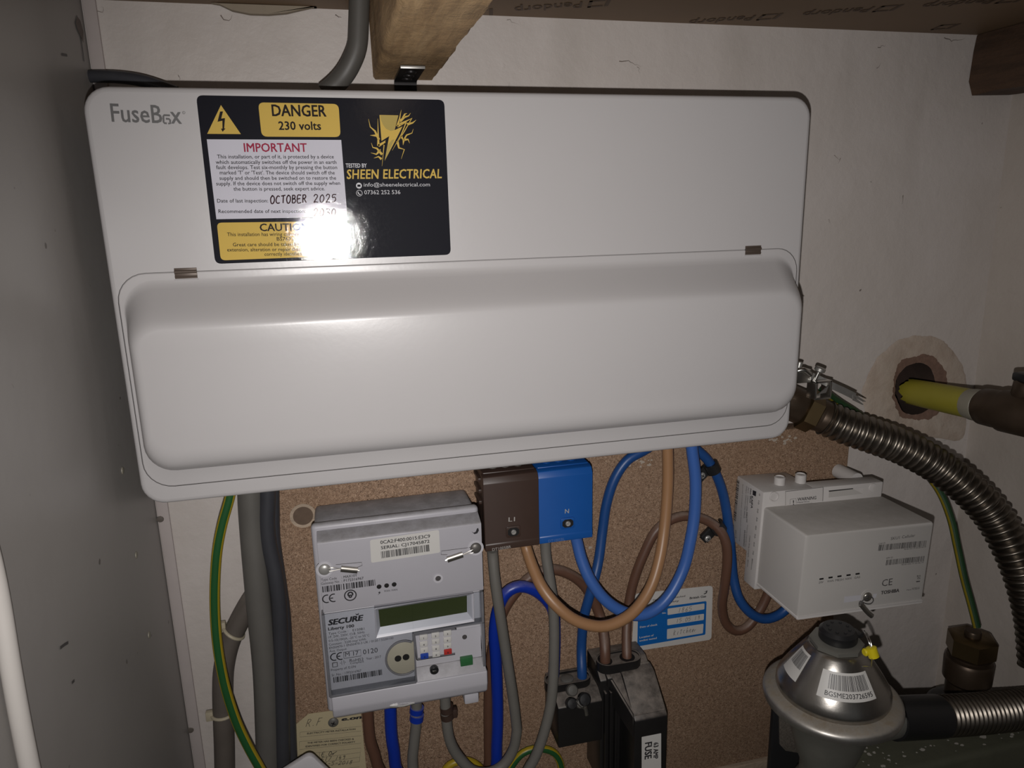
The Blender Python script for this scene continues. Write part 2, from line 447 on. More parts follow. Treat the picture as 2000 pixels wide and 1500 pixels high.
def bars(mb, p0, p1, hpx, mat, Y=None, X=None, lift=.0002, n=34, seed=1):
    rr = random.Random(seed); A, B = at(*p0, Y=Y, X=X), at(*p1, Y=Y, X=X)
    N = Vector((0, -1, 0)) if Y is not None else Vector((-1, 0, 0))
    U = B - A; Vv = N.cross(U.normalized()); h = hpx * (A - CAM).length / FPX
    ws = [rr.choice((1, 1, 1, 2, 2, 3)) for _ in range(2 * n)]; t = sum(ws); x = 0
    for i, w in enumerate(ws):
        if i % 2 == 0:
            a, b = x / t, (x + w) / t
            q = [A + U * a, A + U * b, A + U * b + Vv * h, A + U * a + Vv * h]
            mb.add([p + N * lift for p in q], [(0, 1, 2, 3)], mat, False)
        x += w

def pxpoly(mb, pts, mat, Y=None, X=None, lift=.0002, r=0):
    N = Vector((0, -1, 0)) if Y is not None else Vector((-1, 0, 0))
    P = [at(*p, Y=Y, X=X) + N * lift for p in pts]
    if r: P = rpoly(P, r)
    mb.poly(P, mat)

def stroke(mb, pts, wd, mat, N, taper=False):
    """A pen or printed line along points on a surface."""
    P = [Vector(p) for p in pts]; L = []
    for i, p in enumerate(P):
        t = (P[min(i + 1, len(P) - 1)] - P[max(i - 1, 0)]).normalized(); b = N.cross(t)
        w = wd * .5 * ((1 - .92 * i / (len(P) - 1)) if taper else 1)
        L.append((p + b * w, p - b * w))
    vs = [q for a in L for q in a]
    mb.add(vs, [(2 * i, 2 * i + 1, 2 * i + 3, 2 * i + 2) for i in range(len(P) - 1)], mat, False)

HAND = {  # pen strokes of a hand, on a unit square
 'O': [[(.5, 1), (.15, .8), (.05, .4), (.25, .02), (.65, .02), (.92, .4), (.85, .8), (.5, 1), (.3, .95)]],
 'C': [[(.9, .85), (.5, 1), (.1, .6), (.15, .15), (.5, 0), (.95, .12)]], 'T': [[(0, .95), (1, 1)], [(.5, .98), (.45, 0)]],
 'B': [[(.15, 1), (.12, 0)], [(.05, .97), (.6, 1), (.75, .8), (.55, .55), (.15, .52)], [(.15, .52), (.7, .5), (.9, .25), (.6, .02), (.08, 0)]],
 'E': [[(.9, 1), (.1, .95), (.1, .02), (.95, .05)], [(.1, .5), (.75, .53)]],
 'R': [[(.12, 1), (.08, 0)], [(.05, .95), (.6, 1), (.8, .78), (.5, .52), (.1, .5)], [(.4, .5), (.95, 0)]],
 '2': [[(.05, .75), (.3, 1), (.7, .95), (.75, .65), (.1, .02), (.4, .08), (.95, .02)]],
 '0': [[(.5, 1), (.15, .7), (.1, .25), (.4, 0), (.8, .25), (.85, .7), (.5, 1)]],
 '5': [[(.9, 1), (.2, .98), (.15, .58), (.6, .65), (.85, .35), (.5, .02), (.05, .08)]],
 '3': [[(.1, .92), (.6, 1), (.8, .78), (.4, .55), (.85, .4), (.7, .05), (.1, .05)]],
 '1': [[(.55, 1), (.45, 0)]], '8': [[(.8, .9), (.4, 1), (.2, .75), (.7, .4), (.6, .02), (.2, .1), (.35, .5), (.8, .9)]],
 '6': [[(.7, 1), (.25, .5), (.2, .1), (.6, 0), (.8, .3), (.5, .48), (.2, .3)]],
 '9': [[(.75, .75), (.4, .6), (.3, .9), (.65, 1), (.8, .75), (.7, 0)]],
 '4': [[(.4, 1), (.1, .4), (.8, .45)], [(.65, .7), (.55, 0)]], '7': [[(.1, .95), (.85, 1), (.4, 0)]],
 'F': [[(.2, 1), (.05, 0)], [(.15, .95), (.95, 1)], [(.12, .5), (.7, .55)]],
 'N': [[(.05, 0), (.2, .55), (.5, .1), (.7, .5), (1.5, .85)]], 'G': [[(.8, .9), (.3, .9), (.1, .3), (.5, 0), (.8, .4), (.4, .4)]],
 'k': [[(.25, 1), (.1, 0)], [(.8, .8), (.15, .42), (.7, .02)]], 'i': [[(.5, .6), (.4, 0)]], 't': [[(.5, .9), (.4, .05)], [(.1, .7), (.9, .75)]],
 'c': [[(.8, .5), (.4, .6), (.2, .2), (.7, .05)]], 'h': [[(.4, 1), (.2, 0), (.45, .45), (.75, .4), (.8, 0)]],
 'e': [[(.1, .3), (.7, .4), (.5, .6), (.15, .3), (.5, 0), (.9, .15)]], 'n': [[(.1, .5), (.1, 0), (.4, .5), (.7, .4), (.8, .05), (1.4, .4)]],
 '.': [[(.4, .02), (.55, .08)]], '-': [[(.1, .45), (.9, .5)]], ' ': []}

def hand(mb, s, p0, p1, cap, mat, Y, lift=.0004, pen=.0006, slant=.12, seed=1):
    rr = random.Random(seed); A, B = at(*p0, Y=Y), at(*p1, Y=Y); N = Vector((0, -1, 0))
    U = (B - A); adv = U.length / len(s); U.normalize(); V = N.cross(U); h = cap * (A - CAM).length / FPX
    for i, ch in enumerate(s):
        for st in HAND.get(ch, []):
            P = [A + U * (adv * (i + .08 + .8 * x) + slant * h * y + rr.uniform(-.02, .02) * adv) + V * h * (y + rr.uniform(-.03, .03)) + N * lift for x, y in st]
            stroke(mb, spline(P, .0006) if len(P) > 2 else P, pen, mat, N)


# ------------------------------------------------------------------ objects
def thing(name, label, cat, loc, group=None):
    o = bpy.data.objects.new(name, None); COL.objects.link(o); o.location = loc
    o.empty_display_size = .01; o['label'] = label; o['category'] = cat
    if group: o['group'] = group
    return o

def tag(o, label, cat, group=None):
    o['label'] = label; o['category'] = cat
    if group: o['group'] = group
    return o

def struct(o): o['kind'] = 'structure'; return o


def zz(z): return z + Z0
XL, XR, ZC, ZF = -0.265, 0.531, 0.204, -0.55      # left wall, right wall, ceiling, floor (heights from the unit's centre)
YB = -0.018                                        # face of the chipboard

# ================================================================== the cupboard itself
def setting():
    hole = [at(*p, Y=0) for p in ((1744, 772), (1749, 738), (1768, 714), (1795, 706), (1817, 716), (1827, 742), (1828, 775), (1815, 800), (1790, 812), (1762, 806))]
    b = MB()
    out = [Vector((XL, 0, zz(ZF))), Vector((XR, 0, zz(ZF))), Vector((XR, 0, zz(ZC))), Vector((XL, 0, zz(ZC)))]
    t = tessellate_polygon([out, hole]); b.add(out + hole, [tuple(x) for x in t], 'wall', False)
    n = len(hole); cen = sum(hole, Vector()) / n
    deep = [h + Vector((0, .09, 0)) for h in hole]
    b.add(hole + deep, [(i, (i + 1) % n, n + (i + 1) % n, n + i) for i in range(n)] + [tuple(range(n, 2 * n))], 'hole', False)
    wb = struct(b.build('wall_back'))
    # broken plaster round the pipe: a shallow ragged collar with a brick lip
    ring = [(1688, 812), (1683, 768), (1700, 720), (1722, 690), (1756, 664), (1795, 655), (1838, 664), (1866, 690), (1882, 722), (1889, 760), (1888, 812), (1876, 858), (1830, 856), (1776, 848), (1722, 836)]
    rr = random.Random(4); N = 120
    def radial(pts, cen, d, jit, seed):
        g = random.Random(seed); P = spline([at(*q, Y=0) for q in pts] + [at(*pts[0], Y=0)], .0015); out = []; j = 0.
        for i in range(N):
            a = 2 * PI * i / N; v = Vector((math.cos(a), 0, math.sin(a)))
            q = min(P, key=lambda p: abs((math.atan2(p.z - cen.z, p.x - cen.x) - a + PI) % (2 * PI) - PI))
            j = j * .55 + g.uniform(-jit, jit); r = ((q - cen).length) + j
            out.append(cen + v * r + Vector((0, -d - abs(g.gauss(0, .00008)), 0)))
        return out
    c = cen
    o1 = radial(ring, c, .0002, .0008, 1); o2 = [c + (p - c) * .95 + Vector((0, -.0010, 0)) for p in o1]
    h1 = radial([(1741, 775), (1744, 735), (1757, 706), (1785, 697), (1810, 694), (1838, 712), (1848, 745), (1840, 790), (1822, 814), (1790, 820), (1756, 812)], c, .0012, .0009, 2)
    h0 = [c + (p - c) * .95 for p in radial([(1745, 772), (1749, 738), (1768, 714), (1795, 706), (1817, 716), (1827, 742), (1828, 775), (1815, 800), (1790, 812), (1762, 806)], c, .0003, .0002, 3)]
    p = MB(); mid = [a.lerp(q, .5) + Vector((0, .0004 * math.sin(a.x * 300 + a.z * 170), 0)) for a, q in zip(o2, h1)]
    m2 = [a.lerp(q, .75) + Vector((0, .0004 * math.sin(a.x * 170 - a.z * 260) - .0002, 0)) for a, q in zip(o2, h1)]
    p.loft([o1, o2, mid, m2, h1], 'patch', False, False)
    p.loft([h1, h0], 'brick', False, False)
    p.build('broken_plaster', wb)
    # scuffs and pits on the plaster
    q = MB()
    for pts in (((1210, 118), (1235, 122), (1250, 132)), ((1245, 130), (1250, 145)), ((1640, 310), (1636, 320)), ((1712, 134), (1722, 122)),
                ((1628, 303), (1640, 312)), ((1764, 380), (1760, 400)), ((1618, 430), (1622, 436)), ((350, 148), (354, 156)), ((1003, 15), (996, 32)), ((990, 38), (1012, 46)),
                ((1842, 74), (1862, 80), (1885, 76)), ((1715, 95), (1730, 88)), ((430, 32), (445, 38), (452, 30)), ((172, 8), (186, 22), (205, 20), (196, 12)), ((655, 30), (668, 34))):
        P = [at(*a, Y=0) + Vector((0, -.0004, 0)) for a in pts]
        P = [p + Vector((rr.uniform(-.0009, .0009), 0, rr.uniform(-.0009, .0009))) for p in (spline(P, .002) if len(P) > 2 else [P[0].lerp(P[1], i / 5) for i in range(6)])]
        stroke(q, P, rr.uniform(.0004, .0009), 'scuff', Vector((0, -1, 0)), True)
    q.build('scuff', wb)

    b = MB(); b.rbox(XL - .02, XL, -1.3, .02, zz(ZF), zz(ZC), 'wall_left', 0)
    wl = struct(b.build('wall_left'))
    q = MB()
    for px, py in ((239, 919), (266, 1084), (291, 1240)):          # filled fixings
        c = at(px, py, X=XL); q.lathe([(.0026, 0), (.0024, .0006), (.0008, .0009)], c, (1, 0, 0), 'pipe_grey', 10)
    q.build('plug_mark', wl)
    q = MB()
    for a in (((116, 1266), (125, 1259), (132, 1255)), ((139, 1334), (144, 1329)), ((120, 106), (130, 108)), ((149, 30), (155, 60), (160, 95), (163, 120))):
        stroke(q, [at(*p, X=XL) + Vector((.0004, 0, 0)) for p in a], .0016, 'ink2', Vector((1, 0, 0)))
    pxl = [at(*p, X=XL) + Vector((.0006, 0, 0)) for p in ((149, 32), (155, 40), (161, 62), (161, 84), (157, 74), (149, 56), (146, 44))]
    q.poly(pxl, 'hinge'); q.build('scuff', wl)
    b = MB(); b.rbox(XR, XR + .02, -1.3, .02, zz(ZF), zz(ZC), 'wall_right', 0); struct(b.build('wall_right'))
    b = MB(); b.rbox(XL - .02, XR + .02, -1.3, .02, zz(ZF) - .02, zz(ZF), 'floor', 0); fl = struct(b.build('floor'))
    b = MB(); b.rbox(XL - .02, XR + .02, -1.3, .02, zz(ZC), zz(ZC) + .02, 'ceil', 0); ce = struct(b.build('ceiling'))
    # the maker's name repeated on the underside, upside down from here
    q = MB(); zt = zz(ZC) - .0003; ang = math.atan2(-.030, .0627)
    Ud = Vector((-math.cos(ang), -math.sin(ang), 0)); Vd = Vector((math.sin(ang), -math.cos(ang), 0)) * -1
    for ex, ey in ((.252, -.0425), (.332, -.080), (.180, .004), (.268, .0), (.412, -.117), (.35, .002), (.1, -.058), (.02, -.02), (.345, -.155), (.43, -.035), (.262, -.118)):
        O = Vector((ex, ey, zt))
        for (u, v) in [(0, 0)]:
            V, F, h = glyphs('Pendorp', .01, .25, 1.0); wd = .052
            P = [O + Ud * (.021 + a * wd) + Vd * (c_ * wd * 1.5) - Vector((0, 0, q_)) for a, c_, q_ in V]
            if all(p.y < -.001 for p in P): q.add(P, F, 'ceil_print', False)
            for poly in (((0, 0), (.003, 0), (.007, .011), (.004, .011)), ((.004, .0), (.016, .0), (.0165, .002), (.0045, .002)), ((.0075, .009), (.019, .009), (.0195, .011), (.008, .011)), ((.0135, 0), (.016, 0), (.0195, .011), (.017, .011))):
                PP = [O + Ud * a + Vd * c_ * 1.6 for a, c_ in poly]
                if all(p.y < -.001 for p in PP): q.add(PP, [(0, 1, 2, 3)], 'ceil_print', False)
    q.build('board_print', ce)
    b = MB(); arc = [at(*p, Y=0) for p in ((412, -6), (430, 12), (455, 24), (490, 31), (525, 32), (560, 29), (590, 22), (612, 10), (618, -6))]; b.prism([(p.x, min(p.z, zz(ZC) - .0002)) for p in arc], 'y', -.0060, -.0004, 'ceil2', .0004); b.build('rounded_offcut', ce)
    b = MB(); b.rbox(XL + .0008, XL + .0095, -.0028, 0, zz(ZF), zz(ZC), 'trim', .0010)
    tr = struct(b.build('trim_1'))
    q = MB()
    for px, py in ((313, 1014), (372, 1426)):
        q.lathe([(.0028, 0), (.0026, .0006), (.001, .0009)], at(px, py, Y=-.0028), (0, -1, 0), 'old_cable', 10)
    q.build('plug_mark', tr)
    b = MB(); b.rbox(-.05, .31, -.022, -.0005, zz(ZF) + .0005, zz(-.522), 'batten', .001); struct(b.build('trim_2'))

setting()

# timbers under the treads
def joists():
    b = MB(); rr = random.Random(3); x0, x1, z0, z1 = -.0705, -.0243, zz(.1562), zz(ZC) - .0006
    L = []
    for i in range(60):
        y = -.0008 - i * .010; j = lambda s: rr.uniform(-s, s); w = .0015 if i < 2 else .003 + .005 * max(0, math.sin(i * .9 + 1)) * (1 if i < 14 else .3)
        jj = .0006
        pts = [(x0 + j(jj), z1), (x0 + j(jj), z0 + w * 1.3 + j(jj)), (x0 + w * .35, z0 + w * .5 + j(jj)), (x0 + w + j(jj), z0 + j(jj)), ((x0 + x1) / 2, z0 + j(jj) * .5),
               (x1 - .0016 + j(jj), z0 + j(jj)), (x1 + j(jj), z0 + .0016 + j(jj)), (x1 + j(jj), z1)]
        L.append([(p[0], y, p[1]) for p in pts])
    b.loft(L, 'timber')
    tag(b.build('timber_joist'), 'rough sawn pale timber joist end above the white unit', 'joist')
    b = MB(); x0 = .478; z0 = zz(.152); L = []
    for i in range(26):
        y = -.0008 - i * .010; j = lambda: rr.uniform(-.0007, .0007)
        L.append([(x, y, z) for x, z in ((x0 + .003 + j(), z1), (x0 + .001 + j(), zz(.19)), (x0 + j(), z0 + .012 + j()), (x0 + .006 + j(), z0 + j()), (.526, z0 + j()), (.5302, z0 + .004), (.5302, z1))])
    b.loft(L, 'timber_dark')
    tag(b.build('timber_block'), 'dark stained timber block in the top right corner of the cupboard', 'timber')
    # angle strap fixing
    z = zz(.1562); r = MB()
    xs = -.047
    prof = [(-.060, z - .0012), (-.012, z - .0012), (-.0085, z - .0018), (-.0066, z - .0045), (-.0062, z - .03), (-.0076, z - .03), (-.0082, z - .006), (-.0095, z - .0034), (-.012, z - .0027), (-.060, z - .0027)]
    t = thing('angle_strap', 'dark steel angle strap screwed under the pale joist end', 'bracket', (xs, -.03, z - .03))
    r.prism(prof, 'x', xs - .0085, xs + .0085, 'steel_dark'); r.build('strap', t)
    c = MB(); c.rbox(xs - .0088, xs + .0088, -.0095, -.0064, z - .0295, z - .0105, 'zinc', .0004); c.build('bare_end', t, 'bare bright zinc lower end')
    e = MB(); e.rbox(xs - .0086, xs + .0086, -.0612, -.0596, z - .0030, z - .0010, 'zinc', .0003)
    e.build('cut_edge', t, 'bright cut edge')
    for y in (-.048, -.034, -.020):
        s = MB(); s.lathe([(.004, 0), (.0036, .0012), (.0022, .002), (.0008, .0021)], (xs, y, z - .0026), (0, 0, -1), 'steel_dark', 14)
        s.build('screw', t)
joists()

# chipboard the meters are fixed to
b = MB(); b.rbox(at(531, 980, Y=YB).x, at(1656, 900, Y=YB).x, YB, -.0006, zz(-.5215), at(1545, 838, Y=YB).z, 'board', .0006)
bd = tag(b.build('chipboard_panel'), 'brown chipboard backing panel behind the meter and cables', 'board')
q = MB(); c = at(592, 1007, Y=YB); q.lathe([(.0105, .0), (.0105, .0006), (.0080, .0007)], c, (0, -1, 0), 'batten', 30, False); q.lathe([(.0080, .0007), (.0070, .0003), (.001, .0003)], c, (0, -1, 0), 'dowel', 26); q.build('dowel_mark', bd)
rr = random.Random(21)
for cx_, cy_, n_, sx_, sy_ in ((1520, 858, 26, 32, 12), (1240, 902, 18, 26, 9), (1150, 1067, 3, 6, 5), (1475, 1185, 2, 3, 3)):
    q = MB()
    for i in range(n_):
        p_ = at(cx_ + rr.gauss(0, sx_ / 2), cy_ + rr.gauss(0, sy_ / 2), Y=YB); a_ = rr.uniform(.0006, .0026)
        q.poly([p_ + Vector((a_ * rr.uniform(.5, 1.2) * math.cos(t_), -.0003 - i * .000004, a_ * rr.uniform(.3, .8) * math.sin(t_))) for t_ in [2 * PI * k / 9 for k in range(9)]], 'smear')
    q.build('plaster_smear', bd)

# ================================================================== consumer unit
def consumer_unit():
    t = thing('consumer_unit', 'large white metal consumer unit with closed flap and black warning label', 'fuse box', (0, 0, zz(-.1345)))
    y = -.09
    b = MB(); b.rbox(-.243, .243, -.0735, -.0006, zz(-.128), zz(.128), 'unit', .004); b.build('back_box', t)
    b = MB()
    def L(h, r, yy): return [(x, yy, zz(z)) for x, z in rrect(-.25 + h, .25 - h, -.1346 + h, .1346 - h, r)]
    b.loft([L(.002, .0145, -.0725), L(0, .0155, -.0732), L(0, .0155, y + .0032), L(.0003, .0152, y + .0019), L(.0010, .0146, y + .0008), L(.0021, .0136, y + .0002), L(.0034, .0124, y)], 'unit', True, False)
    out = [Vector(p) for p in L(.0034, .0124, y)]
    hx0, hx1, hz0, hz1 = -.2464, .2464, -.1225, .0228
    hole = [Vector((x, y, zz(z))) for x, z in rrect(hx0, hx1, hz0, hz1, .0185)]
    b.add(out + hole, [tuple(x) for x in tessellate_polygon([out, hole])], 'unit', False)
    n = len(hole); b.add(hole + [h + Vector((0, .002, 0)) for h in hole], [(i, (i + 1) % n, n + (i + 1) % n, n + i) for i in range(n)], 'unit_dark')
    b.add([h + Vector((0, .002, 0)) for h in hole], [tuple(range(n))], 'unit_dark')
    cover = b.build('front_cover', t)
    # flap: plate with a raised trough
    b = MB(); g = .00028
    def P(h, r, yy): return [(x, yy, zz(z)) for x, z in rrect(hx0 + g + h, hx1 - g - h, hz0 + g + h, hz1 - g - h, r)]
    def B(h, top, side, low):
        hw = .2428 - side; zt = .0157 - top; zb = -.1090 + low
        return [(x, y - .0002 - h, zz(z)) for x, z in rrect(-hw, hw, zb, zt, .0195 - side * .5)]
    b.loft([P(0, .018, y + .0015), P(0, .018, y + .0004), P(.0006, .0174, y - .0002), B(0, -.0024, -.0010, -.0008), B(.0003, -.0010, -.0003, -.0003), B(.0012, .0010, .0002, .0001), B(.0035, .0036, .0008, .0004), B(.0095, .0092, .0019, .0014), B(.0140, .0134, .0027, .0026),
            B(.0175, .0166, .0035, .0044), B(.0200, .0191, .0044, .0064), B(.0218, .0210, .0053, .0085), B(.0232, .0227, .0064, .0110), B(.0242, .0243, .0077, .0138), B(.0248, .0260, .0093, .0168), B(.0250, .0278, .0112, .0200)], 'unit', True, True)
    lid = b.build('flap', t)
    for k, (a, c) in enumerate((((340, 524), (386, 543)), ((1453, 482), (1488, 495)))):
        A, C = at(*a, Y=y), at(*c, Y=y); zm = (A.z + C.z) / 2; w = .0068 if k == 0 else .0068; xm = (A.x + C.x) / 2
        h = MB(); h.rbox(xm - w, xm + w, y - .0005, y + .001, zm - .0034, zm + .0034, 'hinge', .0002)
        h.tube([(xm - w, y - .0003, zm + .001), (xm + w, y - .0003, zm + .001)], .0011, 'hinge', 10, smooth_path=False)
        h.tube([(xm - w, y - .0002, zm - .0022), (xm + w, y - .0002, zm - .0022)], .0007, 'hinge', 8, smooth_path=False)
        h.tube([(xm - w - .0007, y - .0004, zm - .0042), (xm + w + .0007, y - .0004, zm - .0042)], .0004, 'unit', 8, smooth_path=False)
        h.build('hinge', t, 'bronze coloured hinge')
    # maker's lettering
    b = MB()
    tx(b, 'FuseB', (218.5, 237.5), (318, 240.5), 'logo', Y=y, cap=29, bold=.012, space=1.0)
    tx(b, 'x', (334.5, 241.2), (355.5, 241.8), 'logo', Y=y, cap=29, bold=.012)
    pxs = lambda L: [at(*p, Y=y) + Vector((0, -.0002, 0)) for p in L]
    for L in (((332, 225.5), (320.5, 225), (319.2, 227), (319.6, 238.5), (321.5, 240.6), (326, 241)), ((324, 232), (330, 232.4), (332.3, 234.5), (332.5, 241.2), (328.5, 241.3))): stroke(b, pxs(L), .0011, 'logo', Vector((0, -1, 0)))
    stroke(b, pxs([(359 + 2.6 * math.cos(a), 220 + 2.6 * math.sin(a)) for a in [i * PI / 8 for i in range(17)]]), .00022, 'logo', Vector((0, -1, 0)))
    tx(b, 'R', (357.9, 221.6), (360.2, 221.6), 'logo', Y=y)
    b.build('lettering', t, 'grey maker lettering')
    # warning label
    Q = lambda x, yy: (370 + x / 3.846, 170 + yy / 3.846)
    b = MB(); pts = [at(*p, Y=y) + Vector((0, -.00025, 0)) for p in ((383, 186), (867.5, 195), (880.5, 497.5), (420.5, 515.5))]
    rp = rpoly(pts, .004); b.poly(rp, 'st_black'); k = len(rp)
    b.add(rp + [p + Vector((0, .0003, 0)) for p in rp], [(i, (i + 1) % k, k + (i + 1) % k, k + i) for i in range(k)], 'st_white', False)
    lab = b.build('warning_label', t, 'black glossy safety label with yellow and white panels')
    b = MB(); pxpoly(b, [Q(131, 393), Q(1140, 398), Q(1186, 975), Q(203, 993)], 'st_white', Y=y, lift=.0004); b.build('white_panel', lab)
    b = MB(); pxpoly(b, [Q(516, 116), Q(1120, 128), Q(1136, 376), Q(543, 373)], 'st_yellow', Y=y, lift=.0004, r=.0035); b.build('danger_panel', lab)
    b = MB(); pxpoly(b, [Q(206, 1019), Q(1191, 1006), Q(1208, 1264), Q(236, 1302)], 'st_yellow', Y=y, lift=.0004, r=.003); b.build('caution_panel', lab)
    b = MB(); pxpoly(b, [Q(237, 136), Q(387, 354), Q(134, 352)], 'st_yellow', Y=y, lift=.0004)
    pxpoly(b, [Q(*p) for p in ((231, 185), (253, 184), (240, 238), (268, 234), (262, 312), (272, 312), (250, 337), (238, 314), (249, 313), (248, 254), (212, 262))], 'st_ink', Y=y, lift=.0006)
    b.build('hazard_triangle', lab)
    b = MB(); T = lambda s, a, c, m='st_ink', **k: tx(b, s, Q(*a), Q(*c), m, Y=y, lift=.0006, **k)
    T('DANGER', (622, 218), (1030, 222), cap=19.5, bold=.022)
    T('230 volts', (672, 322), (990, 322), cap=14.5, bold=.02)
    T('IMPORTANT', (412, 487), (885, 487), 'st_red', cap=15, bold=.018)
    for s, a, c in (('This installation, or part of it, is protected by a device', (210, 537), (1085, 537)), ('which automatically switches off the power in an earth', (200, 578), (1105, 578)),
                    ('fault develops. Test six-monthly by pressing the button', (203, 617), (1110, 617)), ("marked 'T' or 'Test'. The device should switch off the", (230, 657), (1092, 657)),
                    ('supply and should then be switched on to restore the', (228, 698), (1102, 696)), ('supply. If the device does not switch off the supply when', (203, 739), (1132, 735)),
                    ('the button is pressed, seek expert advice.', (333, 779), (1018, 776)), ('Date of last inspection:', (210, 868), (592, 867)), ('Recommended date of next inspection:', (220, 947), (872, 945)),
                    ('This installation has wiring colours to two versions of', (285, 1120), (1115, 1116)), ('BS7671', (657, 1153), (780, 1153)),
                    ('Great care should be taken before undertaking', (328, 1197), (1090, 1190)), ('extension, alteration or repair that all conductors are', (285, 1235), (1115, 1228)),
                    ('correctly identified.', (565, 1268), (850, 1263))): T(s, a, c, cap=6.6, bold=.006)
    T('CAUTION', (530, 1082), (900, 1077), cap=13.5, bold=.02)
    T('TESTED BY', (1175, 605), (1332, 605), 'st_text', cap=7.4, bold=.02)
    T('info@sheenelectrical.com', (1310, 748), (1806, 746), 'st_text', cap=7.2); T('07362 252 536', (1314, 806), (1584, 804), 'st_text', cap=7.6)
    b.build('printed_lettering', lab)
    b = MB(); hand(b, 'OCTOBER', Q(605, 876), Q(885, 868), 13.5, 'st_pen', y, .0008, .00075, seed=2); hand(b, '2025', Q(928, 867), Q(1108, 866), 14, 'st_pen', y, .0008, .00065, seed=3); hand(b, '2030', Q(928, 972), Q(1105, 970), 14, 'st_pen', y, .0008, .00065, seed=4)
    b.build('handwriting', lab)
    b = MB(); tx(b, 'SHEEN ELECTRICAL', Q(1182, 690), Q(1895, 684), 'st_yellow', Y=y, lift=.0006, cap=17, bold=.02, shear=.12, space=1.06); b.build('company_lettering', lab)
    b = MB()
    for x, yy in ((1273, 741), (1276, 797)):
        c = at(*Q(x, yy), Y=y) + Vector((0, -.0005, 0)); ring = [c + Vector((.0019 * math.cos(a), 0, .0019 * math.sin(a))) for a in [i * PI / 12 for i in range(24)]]
        if yy < 760:
            b.poly(ring, 'st_text'); pxpoly(b, [Q(1261, 733), Q(1285, 733), Q(1285, 750), Q(1261, 750)], 'st_black', Y=y, lift=.0007)
        else:
            stroke(b, ring + ring[:1], .0003, 'st_text', Vector((0, -1, 0)))
            stroke(b, [at(*Q(*p), Y=y) + Vector((0, -.0006, 0)) for p in ((1267, 787), (1268, 798), (1276, 806), (1286, 808))], .0006, 'st_text', Vector((0, -1, 0)))
    b.build('contact_icon', lab)
    # lightning emblem
    b = MB(); E_ = lambda x, yy: (680 + x / 10, 200 + yy / 10)
    pxpoly(b, [E_(*p) for p in ((610, 248), (978, 256), (905, 545), (1060, 470), (950, 690), (712, 1140), (800, 660), (650, 755))], 'st_yellow', Y=y, lift=.0006)
    pxpoly(b, [E_(*p) for p in ((622, 256), (972, 264), (900, 545), (830, 560), (740, 520), (680, 440), (640, 345))], 'st_yellow2', Y=y, lift=.0007)
    pxpoly(b, [E_(*p) for p in ((905, 720), (712, 1140), (775, 830), (850, 740))], 'st_yellow2', Y=y, lift=.0007)
    br = [((590, 850), (735, 760), (700, 830), (660, 1245)), ((590, 850), (585, 640), (578, 320)), ((600, 730), (520, 560), (430, 480), (395, 325)), ((560, 650), (430, 645)),
          ((660, 1020), (560, 900), (480, 880), (450, 790)), ((600, 960), (550, 1015), (440, 985)), ((605, 960), (632, 915)), ((650, 1110), (590, 1060), (500, 1090)),
          ((960, 470), (1130, 395), (1040, 620), (860, 940)), ((960, 470), (1000, 330), (1035, 150)), ((1010, 370), (1100, 290), (1180, 265), (1218, 210)), ((1070, 310), (1105, 230), (1150, 215)),
          ((1010, 430), (1240, 315), (1100, 560), (960, 790)), ((1150, 430), (1260, 400), (1325, 345)), ((1030, 660), (1080, 740), (1140, 640), (1245, 600), (1270, 520)), ((1090, 730), (1170, 725), (1198, 800)), ((1085, 720), (1070, 835)),
          ((960, 760), (990, 890), (1095, 920), (1035, 1105))]
    for L in br: stroke(b, [at(*E_(*p), Y=y) + Vector((0, -.0006, 0)) for p in L], .00165, 'st_yellow', Vector((0, -1, 0)), True)
    b.build('lightning_emblem', lab)
consumer_unit()

